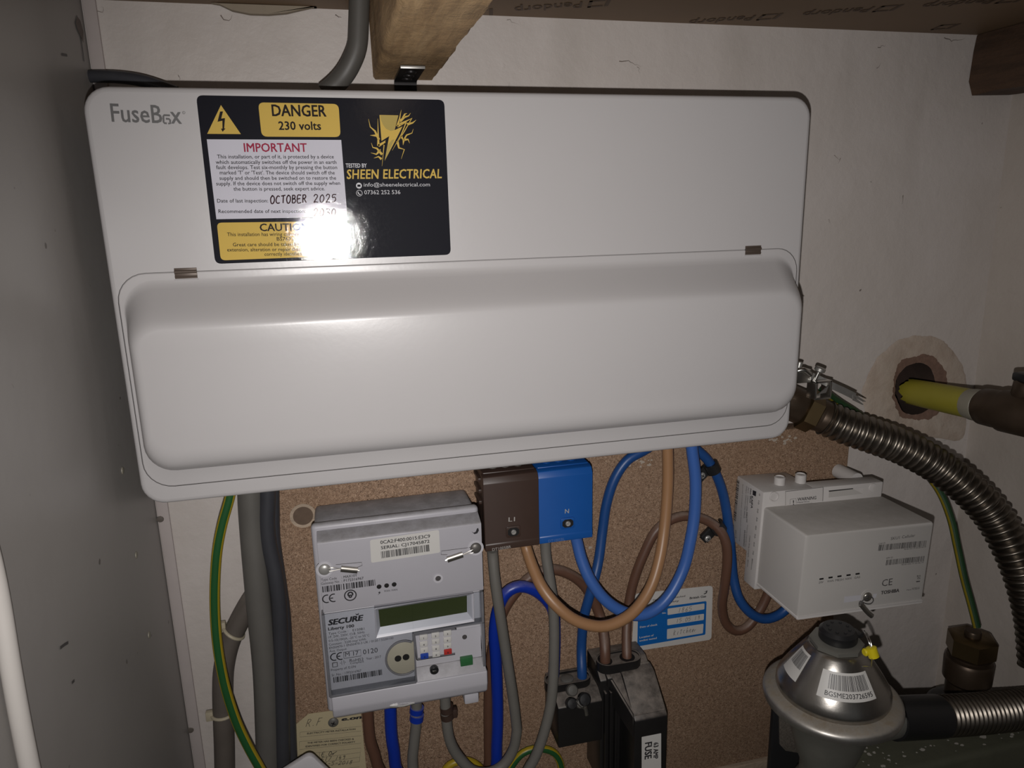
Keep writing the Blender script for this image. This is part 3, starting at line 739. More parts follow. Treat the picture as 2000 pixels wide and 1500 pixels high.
# ================================================================== electricity meter
def meter():
    Q = lambda x, yy: (590 + x / 3.192, 950 + yy / 3.192)
    yf, yl, yr = -.0770, -.0725, -.0640         # upper face, lower panel, rim
    x0, x1 = -.1432, -.0130
    t = thing('electricity_meter', 'grey smart electricity meter with keypad on the chipboard', 'electricity meter', (-.078, YB, zz(-.345)))
    b = MB()
    zb = zz(-.3440); zr = at(*Q(60, 245), Y=yr).z
    b.rbox(x0 + .002, x1 - .002, -.0585, YB - .0005, zb + .006, zr - .0015, 'meter', .004, 3)
    b.rbox(x0 - .0002, x1 + .0004, yr, -.0560, zb + .004, zr, 'meter', .0035, 4)
    b.build('case', t)
    # sloped shoulder and upper cover
    zs = at(*Q(95, 355), Y=yf).z; zl = at(*Q(100, 795), Y=yf).z
    b = MB(); prof = [(yr + .002, zr - .0042), (yf + .0010, zs + .0004), (yf, zs - .0006), (yf, zl), (yf + .002, zl - .0008), (yr + .004, zl - .0008)]
    b.prism(prof, 'x', x0 + .0040, x1 - .0002, 'meter', .0005)
    b.build('upper_cover', t)
    # lower panel behind its clear cover
    b = MB(); zt2 = zl - .0008; zq = at(*Q(150, 1300), Y=yl).z
    b.rbox(x0 + .0042, x1 - .0022, yl + .0030, yr + .006, zq, zt2, 'meter_face', .0006)
    b.build('lower_panel', t)
    b = MB(); prof = [(yf - .0006, zq + .0004), (yf - .0006, zq - .0120), (yf + .0020, zq - .0200), (yf + .0080, zq - .0255), (yr + .020, zq - .0262), (YB - .001, zq - .0262), (YB - .001, zq + .0004)]
    b.prism(prof, 'x', x0 + .0040, x1 + .0006, 'meter_light', .0016, 3); b.build('terminal_cover', t)
    b = MB(); c = at(*Q(1050, 1300), Y=-.06); b.rbox(c.x - .0063, c.x + .0063, -.066, -.05, c.z - .0045, c.z + .006, 'meter_light', .0015); b.build('push_button', t)
    # clear cover: left part (L shaped: over label and display) as a thin shell with visible edges
    b = MB(); xa, xb = x0 + .0030, x1 - .0006; z0c, z1c = zq + .0008, zl - .0014; yc = yf - .0004
    xm = at(*Q(706, 1100), Y=yc).x; zk = at(*Q(1100, 855), Y=yc).z
    for r in ((xa, xm, z0c, z1c), (xm, xb, zk, z1c)): b.rbox(r[0], r[1], yc, yc + .0008, r[2], r[3], 'clear', 0)
    b.build('clear_cover', t, 'transparent plastic cover')
    b = MB()
    def bar(a0, a1, c0, c1): b.rbox(a0, a1, yc - .0002, yl + .003, c0, c1, 'clear_edge', .0004)
    bar(xa - .0006, xa + .0016, z0c, z1c); bar(xa, xm, z0c - .0010, z0c + .0008); bar(xm - .0008, xm + .0006, z0c, zk); bar(xb - .0022, xb, z0c + .004, z1c); bar(xm, xb, zk - .0006, zk + .0006)
    b.build('cover_edge', t)
    # display
    yd = yf - .0008; bz = [Q(452, 768), Q(1068, 668), Q(1074, 842), Q(463, 946)]; gl = [Q(476, 770), Q(1027, 682), Q(1028, 783), Q(487, 876)]
    A = [at(*p, Y=yd) for p in bz]; G = [at(*p, Y=yl - .001) for p in gl]; bk = [Vector((p.x, yl + .0032, p.z)) for p in A]
    b = MB(); b.add(A + G + bk, [(0, 1, 5, 4), (1, 2, 6, 5), (2, 3, 7, 6), (3, 0, 4, 7), (0, 8, 9, 1), (1, 9, 10, 2), (2, 10, 11, 3), (3, 11, 8, 0)], 'meter_light', False)
    ds = b.build('display', t)
    b = MB(); b.poly([g + Vector((0, -.0001, 0)) for g in G], 'lcd'); b.build('screen', ds, 'blank dark green screen')
    # keypad
    yk = yl + .0026
    b = MB(); pxpoly(b, [Q(688, 913), Q(961, 873), Q(969, 1045), Q(712, 1085)], 'pit', Y=yk, lift=.0005, r=.0015); pxpoly(b, [Q(692, 918), Q(956, 879), Q(964, 1041), Q(716, 1080)], 'clear_edge', Y=yk, lift=.0007, r=.0015)
    pxpoly(b, [Q(706, 928), Q(948, 892), Q(955, 1032), Q(722, 1066)], 'meter_light', Y=yk, lift=.0009)
    kp = b.build('keypad', t)
    rows = ((757, 940), (758, 981), (761, 1019), (763, 1057)), ((831, 927), (833, 966), (834, 1007), (836, 1045)), ((906, 914), (906, 954), (907, 992), (909, 1030))
    nm = ('147A', '2580', '369B')
    for col, ns in zip(rows, nm):
        for (x, yy), ch in zip(col, ns):
            c = at(*Q(x, yy), Y=yk - .0012); mt = {'A': 'key_blue', 'B': 'key_red'}.get(ch, 'paper')
            k = MB(); k.rbox(c.x - .0033, c.x + .0033, c.y - .0008, yk - .0006, c.z - .0025, c.z + .0025, mt, .0006)
            h = .0016; V, F, hh = glyphs(ch, .03); w = h * .72 / hh * 1.38
            k.add([Vector((c.x + (u - .5) * w, c.y - .0010 - q_, c.z - h * .7 + v * w)) for u, v, q_ in V], F, 'ink', False)
            k.build('key', kp, {'A': 'blue key', 'B': 'red key'}.get(ch))
    # optical port
    c = at(*Q(632, 1066), Y=yc); r = .0142
    arc = [(c.x + r * .92 * math.cos(a), c.z + r * math.sin(a)) for a in [PI * (.34 + 1.32 * i / 20) for i in range(21)]]
    pr = arc + [(at(*Q(700, 1100), Y=yc).x, arc[-1][1] + .0002), (at(*Q(697, 1000), Y=yc).x, arc[0][1])]
    b = MB(); b.prism(pr, 'y', yc - .0010, yc + .002, 'port', .0004)
    pp = b.build('optical_port', t, 'beige optical port')
    b = MB(); rim = [Vector((c.x + (r + .0009) * .92 * math.cos(a), yc - .0009, c.z + (r + .0009) * math.sin(a))) for a in [PI * (.33 + 1.34 * i / 24) for i in range(25)]]
    b.tube(rim, .0008, 'clear_edge', 8, smooth_path=False); b.build('rim', pp)
    for x, yy in ((598, 1073), (648, 1064)):
        b = MB(); b.lathe([(.0027, -.0001), (.0027, .0003)], at(*Q(x, yy), Y=yc - .0011), (0, -1, 0), 'pit', 18); b.build('sensor_hole', pp)
    # right lower corner: small panel, connector, dark slot with fixing, sealed ledge
    b = MB(); P = [at(*Q(*p), Y=yl + .003) for p in ((712, 1085), (960, 1048), (965, 870), (1110, 855), (1112, 1120), (716, 1180))]
    pxpoly(b, [Q(945, 892), Q(1112, 866), Q(1114, 1052), Q(955, 1078)], 'meter_light', Y=yk, lift=.0012)
    pxpoly(b, [Q(716, 1140), Q(1112, 1078), Q(1112, 1120), Q(716, 1186)], 'pit', Y=yk, lift=.0016)
    b.lathe([(.0020, 0), (.0020, .0005), (.0012, .0006)], at(*Q(1013, 938), Y=yk - .0013), (0, -1, 0), 'ink2', 16)
    b.build('side_panel', t)
    b = MB(); pz = at(*Q(716, 1190), Y=yf).z
    b.prism([(yf - .0004, zq + .0002), (yf - .0004, zq + .001), (yl + .002, zq + .0095), (yl + .004, zq + .0095), (yl + .004, zq)], 'x', xm + .0008, xb, 'meter', .0003); b.build('ledge', t)
    b = MB(); c = at(*Q(822, 1136), Y=yk - .002); b.lathe([(.0036, 0), (.0036, .003), (.0028, .0038), (.001, .004)], c, (0, -1, 0), 'black_pl', 18); b.rbox(c.x - .0016, c.x + .0016, c.y - .0046, c.y - .0036, c.z - .0006, c.z + .0006, 'steel', 0); b.build('fixing_screw', t)
    b = MB(); c = at(*Q(1024, 1086), Y=yk - .002); b.rbox(c.x - .0052, c.x + .0052, c.y - .0022, yk, c.z - .0036, c.z + .0042, 'green_block', .0005); b.build('connector', t, 'green plug-in connector')
    # serial sticker
    b = MB(); pxpoly(b, [Q(423, 334), Q(853, 270), Q(861, 411), Q(431, 476)], 'paper', Y=yf, lift=.0003, r=.0016)
    st = b.build('serial_sticker', t, 'white serial number sticker')
    b = MB(); tx(b, '0CA2:F400:0015:E3C9', Q(488, 358), Q(798, 318), 'ink', Y=yf, lift=.0005, cap=7.2, bold=.015); tx(b, 'SERIAL: CJ17045872', Q(492, 391), Q(795, 349), 'ink', Y=yf, lift=.0005, cap=6.6, bold=.015)
    bars(b, Q(495, 447), Q(798, 402), 14, 'ink', Y=yf, lift=.0005, n=42, seed=3); b.build('lettering', st)
    # printing
    b = MB(); T = lambda s, a, c, m='ink', Y=yf, **k: tx(b, s, Q(*a), Q(*c), m, Y=Y, **k)
    T('Type Code', (119, 591), (217, 578), cap=5.2); T(': MAX10Y', (247, 574), (344, 560), cap=5.4, bold=.01); T('Gateway No.', (119, 614), (236, 598), cap=5.2); T(': P172316967', (247, 597), (384, 578), cap=5.4, bold=.01)
    bars(b, Q(128, 661), Q(460, 616), 12, 'ink', Y=yf, n=30, seed=9)
    T('WAN', (511, 658), (548, 654), cap=4); T('HAN', (558, 652), (594, 648), cap=4)
    pxpoly(b, [Q(474, 660), Q(488, 653), Q(484, 661), Q(492, 660), (590 + 472 / 3.192, 950 + 677 / 3.192), Q(480, 665)], 'ink', Y=yf)
    def ring(c, r, w, a0=0, a1=360, Y=yf, m='ink'):
        C = at(*Q(*c), Y=Y) + Vector((0, -.0002, 0)); rr_ = r * (C - CAM).length / FPX / 3.192
        stroke(b, [C + Vector((rr_ * math.cos(math.radians(a)), 0, rr_ * math.sin(math.radians(a)))) for a in [a0 + (a1 - a0) * i / 20 for i in range(21)]], w, m, Vector((0, -1, 0)))
    def ce(cx, cy, r, Y=yf):
        ring((cx, cy), r, .0009, 70, 290, Y); ring((cx + r * 1.75, cy - r * .25), r, .0009, 70, 290, Y)
        A = at(*Q(cx + r * .85, cy - r * .12), Y=Y); B_ = at(*Q(cx + r * 1.6, cy - r * .22), Y=Y); stroke(b, [A + Vector((0, -.0002, 0)), B_ + Vector((0, -.0002, 0))], .0009, 'ink', Vector((0, -1, 0)))
    ce(155, 700, 24); ring((301, 678), 33, .0009); ring((301, 672), 13, .0012, -40, 220); ring((301, 684), 7, .0011)
    pxpoly(b, [Q(1056, 280), Q(1070, 288), Q(1082, 282), Q(1090, 262), Q(1098, 258), Q(1102, 275), Q(1092, 292), Q(1074, 297)], 'ink', Y=yf)
    b.build('upper_print', t); b = MB(); Y2 = yl + .0030
    T('SECURE', (162, 866), (385, 832), Y=Y2, cap=11, bold=.045, shear=.22); T('Liberty 100', (163, 898), (325, 876), Y=Y2, cap=6.2, bold=.03)
    pxpoly(b, [Q(332, 790), Q(342, 797), Q(354, 788), Q(352, 800), Q(338, 803)], 'ink', Y=Y2)
    T('Type Code :', (165, 925), (288, 907), Y=Y2, cap=4.6); T('E150B1', (316, 903), (388, 893), Y=Y2, cap=4.8); T('1P, 2W, 230V, Cl.B, 50Hz', (166, 947), (390, 914), Y=Y2, cap=4.8); T('0.5-10(100)A, -25°C to 55°C', (167, 970), (420, 933), Y=Y2, cap=4.8)
    T('Constant : 3200 imp/ kWh', (168, 993), (398, 958), Y=Y2, cap=4.8); T('EN50470-1 EN50470-3 UK / 0120 / SGS0100', (170, 1014), (570, 950), Y=Y2, cap=4.6); T('Aux. Output', (171, 1034), (278, 1018), Y=Y2, cap=4.6)
    ce(203, 1062, 22, Y2); T('M 17', (270, 1061), (352, 1050), Y=Y2, cap=9); T('0120', (381, 1047), (472, 1033), Y=Y2, cap=10)
    fr_ = [Q(259, 1033), Q(365, 1017), Q(368, 1056), Q(261, 1072), Q(259, 1033)]; stroke(b, [at(*p, Y=Y2) + Vector((0, -.0002, 0)) for p in fr_], .0004, 'ink', Vector((0, -1, 0)))
    fr_ = [Q(190, 1100), Q(219, 1096), Q(220, 1122), Q(191, 1126), Q(190, 1100)]; stroke(b, [at(*p, Y=Y2) + Vector((0, -.0002, 0)) for p in fr_], .0007, 'ink2', Vector((0, -1, 0)))
    T('RoHS2', (297, 1094), (383, 1084), Y=Y2, cap=6); T('Compliant', (300, 1108), (385, 1096), Y=Y2, cap=4.2); T('Year : 2017', (400, 1081), (493, 1066), Y=Y2, cap=4.6)
    T('-| |-', (237, 1108), (273, 1101), Y=Y2, cap=7)
    T('Property of: E.ON', (181, 1152), (335, 1128), Y=Y2, cap=4.8); T('Sr. No. : 17P2316967', (185, 1184), (370, 1154), Y=Y2, cap=4.8); bars(b, Q(197, 1224), Q(505, 1173), 11, 'ink', Y=Y2, n=34, seed=9)
    b.build('printed_lettering', t)
    for x, yy in ((480, 625), (527, 618), (574, 611)):
        b = MB(); b.lathe([(.0019, 0), (.0018, .0003), (.0004, .0004)], at(*Q(x, yy), Y=yf), (0, -1, 0), 'pit', 14); b.build('indicator_light', t)
    b = MB(); c = at(*Q(848, 573), Y=yf); b.lathe([(.0038, 0), (.0038, .0006), (.0026, .0007), (.0024, .0002), (.001, .0002)], c, (0, -1, 0), 'meter_face', 22)
    b.lathe([(.0022, .0003), (.0004, .0004)], c, (0, -1, 0), 'ink2', 18); b.build('fixing_hole', t)
    # wire seals
    for a, bb, cc, e, sh in (((140, 516), (182, 505), (243, 508), (345, 518), 'steel'), ((1082, 383), (1055, 395), (998, 420), (903, 452), 'ink2')):
        A, B_, C_, E2 = (at(*Q(*p), Y=yf) for p in (a, bb, cc, e))
        b = MB(); b.lathe([(.0064, 0), (.0064, .0005), (.0058, .0006), (.0054, .0001)], A, (0, -1, 0), 'meter_face', 24)
        stroke(b, [at(*Q(*p), Y=yf) + Vector((0, -.0003, 0)) for p in (((210, 487), (372, 472), (374, 492), (340, 505)) if sh == 'steel' else ((1060, 378), (868, 402), (866, 424), (905, 425)))], .0004, 'ink2', Vector((0, -1, 0)))
        s = b.build('seal_seat', t)
        b = MB(); b.ball(A + Vector((0, -.0004, 0)), .0046, 'screw' if sh == 'steel' else 'old_sheath2', (1, .5, 1)); b.build('screw_head', s)
        b = MB(); f = Vector((0, -.0016, 0))
        b.tube([A + f, B_ + f * 1.4 + Vector((0, 0, .0008)), C_ + f], .0003, 'lead', 6, .002); b.tube([A + f + Vector((0, 0, -.001)), B_ + f + Vector((0, 0, -.0022)), C_ + f], .0003, 'lead', 6, .002)
        d = (E2 - C_); b.tube([C_ + f, C_ + f + d * .08, E2 + f], .0025, 'lead', 10, .002, flat=.7); b.tube([E2 + f, E2 + f + d * .12], .0008, 'steel', 6, smooth_path=False); b.build('wire_seal', s, 'twisted wire with crimped lead seal')
    b = MB(); A = at(*Q(548, 1361), Y=yf + .004); C = at(*Q(700, 1341), Y=yf + .004); b.tube([A + Vector((0, -.002, 0)), (A + C) / 2 + Vector((0, -.003, -.0006)), C + Vector((0, -.002, 0))], .0008, 'steel', 8, .003); b.tube([A + Vector((0, -.002, 0)), A * .7 + C * .3 + Vector((0, -.003, 0))], .0016, 'steel', 8, smooth_path=False); b.build('lower_seal', t, 'bright wire seal under the cover')
meter()

# ================================================================== cables
ZMB = at(590 + 150 / 3.192, 950 + 1300 / 3.192, Y=-.0725).z - .0262      # underside of the meter's terminal cover
def under(px, Y): c = at(px, 1385, Y=Y); return [Vector((c.x, Y, ZMB - .0003)), Vector((c.x, Y, ZMB - .006))]
def cable(name, label, cat, pts, r, mat, group=None, **k):
    b = MB(); b.tube([p if isinstance(p, Vector) else at(p[0], p[1], Y=p[2]) for p in pts], r, mat, **k)
    return tag(b.build(name), label, cat, group)
Z8 = lambda L: [(880 + x / 2.308, 850 + y / 2.308, d) for x, y, d in L]

def cables():
    cable('tan_cable', 'thick tan brown cable looping from brown terminal block up to the unit', 'cable', Z8([(335, 480, -.042), (343, 515, -.044), (372, 600, -.055), (415, 690, -.068), (482, 772, -.078), (565, 835, -.083), (675, 862, -.085), (770, 835, -.084), (845, 775, -.080), (905, 680, -.074), (942, 560, -.067), (963, 430, -.060), (975, 300, -.056), (980, 180, -.054), (978, 40, -.053), (978, -40, -.053)]), .0050, 'tail_brown')
    cable('blue_cable', 'thick bright blue cable looping from blue terminal block up to the unit', 'cable', Z8([(560, 440, -.042), (570, 480, -.043), (590, 560, -.047), (628, 650, -.053), (690, 735, -.058), (765, 790, -.061), (850, 812, -.063), (930, 780, -.062), (995, 710, -.060), (1050, 600, -.057), (1080, 480, -.055), (1100, 350, -.053), (1104, 200, -.052), (1088, 60, -.051), (1080, -40, -.051)]), .0052, 'tail_blue')
    cable('old_blue_cable', 'older dark blue cable clipped to the board and looping behind the unit', 'cable', Z8([(594, 1100, -.040), (592, 1060, -.039), (590, 950, -.031), (600, 830, -.033), (622, 740, -.0350), (648, 650, -.0345), (668, 560, -.030), (685, 430, -.0255), (703, 310, -.0245), (738, 200, -.0245), (795, 115, -.0245), (870, 70, -.0245), (960, 20, -.0245), (1050, 25, -.0245), (1115, 70, -.0245), (1165, 120, -.0245), (1205, 195, -.0245), (1234, 290, -.0245), (1254, 420, -.0245), (1266, 540, -.0240), (1275, 640, -.026), (1300, 735, -.032), (1350, 800, -.036), (1410, 828, -.037), (1470, 815, -.037), (1520, 775, -.037), (1560, 700, -.037)]), .0046, 'old_blue')
    cable('old_brown_cable', 'dusty old brown cable clipped to the board beside the blue paper sticker', 'cable', Z8([(797, 1040, -.047), (795, 1000, -.046), (793, 900, -.036), (800, 790, -.027), (815, 700, -.0245), (838, 620, -.0245), (872, 535, -.0245), (920, 440, -.0245), (980, 388, -.0245), (1045, 366, -.0245), (1110, 370, -.0245), (1165, 390, -.026), (1215, 430, -.031), (1242, 490, -.0345), (1247, 570, -.0345), (1236, 680, -.032), (1224, 770, -.0265), (1240, 845, -.0245), (1285, 882, -.0245), (1340, 862, -.0245), (1388, 800, -.0245), (1420, 740, -.0245), (1450, 660, -.0245)]), .0046, 'old_brown')
    # meter tails: brown in, blue in, and the two grey ones that feed the terminal blocks
    cable('brown_meter_tail', 'dark brown cable from the meter arching behind to the tall black fuse', 'cable', under(718, -.045) + [(722, 1440, -.045), (731, 1472, -.044), (745, 1510, -.041), (790, 1566, -.030), (870, 1584, -.0245), (930, 1555, -.0245), (953, 1500, -.0245)] + Z8([(172, 1380, -.0245), (172, 1200, -.0245), (180, 1020, -.0245), (203, 900, -.0245), (240, 790, -.0245), (288, 715, -.0245), (345, 652, -.0245), (400, 618, -.0245), (462, 605, -.0245), (525, 622, -.0245), (585, 660, -.0245), (632, 720, -.0245), (668, 800, -.026), (688, 880, -.034), (696, 960, -.044), (697, 1010, -.047), (697, 1040, -.047)]), .0049, 'old_brown')
    cable('vivid_blue_meter_tail', 'vivid blue cable from the meter looping over beside the grey tails', 'cable', under(763, -.050) + [(764, 1430, -.050), (769, 1465, -.049), (778, 1510, -.045), (820, 1556, -.0365), (900, 1566, -.0355), (950, 1545, -.036), (968, 1500, -.037)] + Z8([(208, 1400, -.037), (212, 1280, -.037), (210, 1150, -.037), (204, 1000, -.037), (198, 890, -.037), (212, 790, -.037), (250, 712, -.037), (310, 682, -.037), (374, 697, -.037), (432, 742, -.036), (464, 800, -.035), (470, 900, -.035), (468, 1010, -.036), (464, 1085, -.037)]), .0053, 'vivid_blue')
    o = cable('grey_meter_tail', 'grey cable with brown identification sleeve from meter to brown terminal block', 'cable', under(870, -.050) + [(873, 1415, -.050), (880, 1450, -.050), (897, 1480, -.050), (925, 1506, -.050), (958, 1508, -.050), (985, 1492, -.050), (1003, 1462, -.050), (1009, 1430, -.050)] + Z8([(297, 1310, -.0495), (284, 1200, -.0500), (262, 1060, -.0510), (240, 920, -.0515), (217, 770, -.0515), (200, 650, -.0495), (190, 545, -.046), (188, 519, -.046)]), .0047, 'grey_cable')
    for (y0, y1) in ((1379, 1389), (1392, 1402)):
        b = MB(); A, B_ = at(871 + (y0 - 1363) * .05, y0, Y=-.050), at(871.5 + (y1 - 1363) * .07, y1, Y=-.050)
        b.tube([A, (A + B_) / 2, B_], .0059, 'brown_block', 16, .002); b.build('identification_sleeve', o, 'brown sleeve')
    b = MB(); c = at(888, 1391, Y=-.050); b.rbox(c.x - .0022, c.x + .0022, c.y - .003, c.y + .003, c.z - .0042, c.z + .0042, 'brown_block', .001); b.build('sleeve_clip', o, 'brown clip joining the sleeves')
    o = cable('grey_neutral_tail', 'grey cable with blue identification sleeves from meter to blue terminal block', 'cable', under(815, -.050) + [(813, 1410, -.050), (809, 1450, -.050), (806, 1490, -.0505), (815, 1540, -.0525), (860, 1590, -.056), (940, 1605, -.058), (1000, 1570, -.060), (1030, 1505, -.060)] + Z8([(372, 1470, -.060), (402, 1400, -.0595), (430, 1310, -.059), (452, 1210, -.058), (462, 1110, -.057), (466, 1000, -.055), (467, 870, -.052), (460, 740, -.049), (442, 620, -.045), (430, 540, -.042), (427, 470, -.041)]), .0047, 'grey_cable')
    for (y0, y1) in ((1381, 1391), (1395, 1406)):
        b = MB(); A, B_ = at(814.5, y0, Y=-.050), at(813.3, y1, Y=-.050); b.tube([A, (A + B_) / 2, B_], .0061, 'vivid_blue', 16, .002); b.build('identification_sleeve', o, 'blue sleeve')
    # earth conductor on the left: green with two yellow stripes
    Z6 = lambda L: [(200 + x / 2.308, 850 + y / 2.308, d) for x, y, d in L]
    def earth(name, label, pts, r):
        b = MB(); b.tube([at(*p[:2], Y=p[2]) for p in pts], r, 'earth_green', 18, stripe=('earth_yellow', lambda j: j % 18 in (2, 3, 4, 13, 14, 15)))
        return tag(b.build(name), label, 'cable')
    earth('earth_cable', 'green and yellow earth cable bowing down beside the thick grey cables', Z6([(590, 200, -.06), (572, 290, -.06), (541, 400, -.06), (518, 520, -.06), (508, 650, -.06), (507, 780, -.06), (514, 900, -.061), (530, 1020, -.062), (558, 1150, -.063), (604, 1290, -.064), (655, 1400, -.065), (705, 1490, -.066), (760, 1590, -.067)]), .0038)
    b = MB(); b.tube([at(x, y, Y=d) for x, y, d in ((1606, 762, -.030), (1640, 786, -.0225), (1672, 806, -.018), (1705, 832, -.016), (1745, 862, -.016), (1790, 905, -.020), (1832, 955, -.034), (1856, 1010, -.046), (1870, 1070, -.056), (1883, 1130, -.066), (1898, 1185, -.076), (1908, 1225, -.083))], .0037, 'earth_green_dark', 18, stripe=('earth_yellow_dark', lambda j: j % 18 in (2, 3)))
    tag(b.build('earth_cable'), 'thin green and yellow earth cable from hose clamp down to the brass fitting', 'cable')
    earth('earth_loop', 'green and yellow cable hooping beside the lower black block at bottom edge', [(985, 1530, -.025), (1000, 1495, -.025), (1022, 1470, -.025), (1050, 1462, -.025), (1075, 1466, -.025), (1090, 1480, -.025), (1097, 1505, -.025), (1098, 1540, -.025)], .0036)
    b = MB(); b.tube([at(x, y, Y=-.029) for x, y in ((862, 1520), (872, 1500), (886, 1490), (905, 1485), (925, 1490), (940, 1503), (948, 1525))], .0036, 'earth_yellow')
    tag(b.build('yellow_cable'), 'yellow cable loop just showing behind grey tails at the bottom edge', 'cable')
    # left: thick twin sheath, black pair, older loop with ties
    cable('thick_grey_cable', 'thickest grey sheathed cable running down left of the chipboard', 'cable', Z6([(668, 180, -.030), (668, 290, -.030), (678, 450, -.030), (692, 620, -.031), (708, 800, -.031), (724, 950, -.031), (735, 1100, -.031), (742, 1300, -.031), (748, 1500, -.031), (752, 1620, -.031)]), .0098, 'grey_cable2', n=18)
    cable('black_cable', 'black sheathed cable hugging the edge of the chipboard', 'cable', Z6([(745, 180, -.0335), (745, 290, -.0335), (742, 400, -.0335), (752, 500, -.0335), (778, 620, -.0335), (795, 740, -.0335), (803, 900, -.0335), (808, 1100, -.0335), (812, 1300, -.0335), (815, 1500, -.0335), (815, 1620, -.0335)]), .0062, 'black_cable')
    cable('black_cable', 'second black cable half hidden between black cable and chipboard edge', 'cable', Z6([(770, 200, -.0234), (772, 330, -.0234), (776, 470, -.0234), (800, 640, -.0234), (822, 800, -.0234), (832, 960, -.0234), (842, 1150, -.0234), (850, 1350, -.0234), (856, 1500, -.0234), (858, 1620, -.0234)]), 0.0048, 'black_cable')
    o = cable('old_cable_bundle', 'old brownish grey cable with cream cable ties curving out from behind the thick grey cable', 'cable', Z6([(700, 700, -.010), (655, 770, -.0105), (612, 850, -.0105), (572, 940, -.0105), (548, 1050, -.0105), (543, 1150, -.0105), (546, 1280, -.0105), (550, 1400, -.0105), (552, 1520, -.0105), (552, 1620, -.0105)]), .0086, 'old_cable', n=18)
    for (x, y), (dx, dy), k in (((592, 885), (.62, .5), (552, 842)), ((545, 1250), (1, 0), (490, 1260))):
        b = MB(); c = at(*Z6([(x, y, 0)])[0][:2], Y=-.0105); ax = Vector((-dy, 0, -dx)) if dy else Vector((0, 0, 1)); u = Vector((dx, 0, -dy)).normalized() if dy else Vector((1, 0, 0))
        ring = [c + u * .0093 * math.cos(a) + Vector((0, -1, 0)) * .0093 * math.sin(a) for a in [i * PI / 12 for i in range(25)]]
        b.tube(ring, .0014, 'tie', 8, smooth_path=False)
        h = c - u * .0108; b.rbox(h.x - .0030, h.x + .0030, h.y - .0035, h.y + .0015, h.z - .0042, h.z + .0042, 'tie', .0006); b.build('cable_tie', o, 'cream cable tie')
    # top: grey flat cable with a kink, black lead at top left; white flex low left
    cable('grey_flat_cable', 'grey sheathed cable coming down through the ceiling and kinking behind the unit', 'cable', [(704, -60, -.040), (702, -10, -.040), (700, 50, -.040), (697, 92, -.040), (686, 122, -.039), (672, 146, -.037), (655, 165, -.034), (635, 182, -.032)], .0072, 'grey_cable3', n=18, step=.003)
    cable('black_lead', 'black cable leaving the top left corner behind the unit', 'cable', [(168, 149, -.006), (200, 149, -.010), (235, 151, -.014), (270, 156, -.017), (300, 164, -.019), (345, 180, -.02)], .0042, 'black_cable')
    b = MB(); b.tube([at(x, y, X=XL + .0045) for x, y in ((-32, 1040), (-14, 1110), (2, 1190), (20, 1300), (38, 1400), (58, 1500), (80, 1600))], .0040, 'white_sheath', 18)
    tag(b.build('white_flex'), 'white cable running down the grey side panel at bottom left', 'cable')
    # clips
    for (cx, cy, sx, sy, d, lab, tilt) in ((1391, 913, 1373, 930, -.0245, 'black cable clip holding the dark blue cable, nearest the unit', -.5), (1402, 1030, 1384, 1053, -.0265, 'black cable clip holding the old brown cable', -.6)):
        c = at(cx, cy, Y=d); s = at(sx, sy, Y=-.026)
        t = thing('cable_clip', lab, 'cable clip', (s.x, YB, s.z), 'black cable clips')
        ax = Vector((math.sin(-tilt), 0, -math.cos(tilt))); u = Vector((0, -1, 0)).cross(ax)
        L = []
        for k in range(19):
            a = PI * (-.15 + 1.3 * k / 18); o = u * math.cos(a) + Vector((0, -1, 0)) * math.sin(a)
            L.append([c + o * rr + ax * w for rr, w in ((.0049, -.0048), (.0070, -.0048), (.0070, .0048), (.0049, .0048))])
        b = MB(); b.loft(L, 'black_pl'); m = Vector((s.x, 0, s.z))
        bm = bmesh.new(); bmesh.ops.create_cube(bm, size=1); bm.transform(Matrix.Diagonal((.0185, .0062, .0105, 1))); bmesh.ops.bevel(bm, geom=bm.edges[:], offset=.0015, segments=2, affect='EDGES')
        b.bm(bm, 'black_pl', Matrix.Translation((s.x * .68 + c.x * .32, YB - .0034, s.z * .68 + c.z * .32)) @ Matrix.Rotation(-.75, 4, 'Y')); b.build('clip_body', t)
        b = MB(); q = (s.x, YB - .0062, s.z); b.lathe([(.0032, 0), (.0031, .0008), (.0024, .0015), (.0008, .0019)], q, (0, -1, 0), 'screw', 18)
        for a in (.6, .6 + PI / 2): b.bm((lambda m_: (bmesh.ops.create_cube(m_, size=1), m_)[1])(bmesh.new()), 'pit', Matrix.Translation((q[0], q[1] - .0017, q[2])) @ Matrix.Rotation(a, 4, 'Y') @ Matrix.Diagonal((.0032, .0006, .0007, 1)))
        b.build('screw', t)
cables()

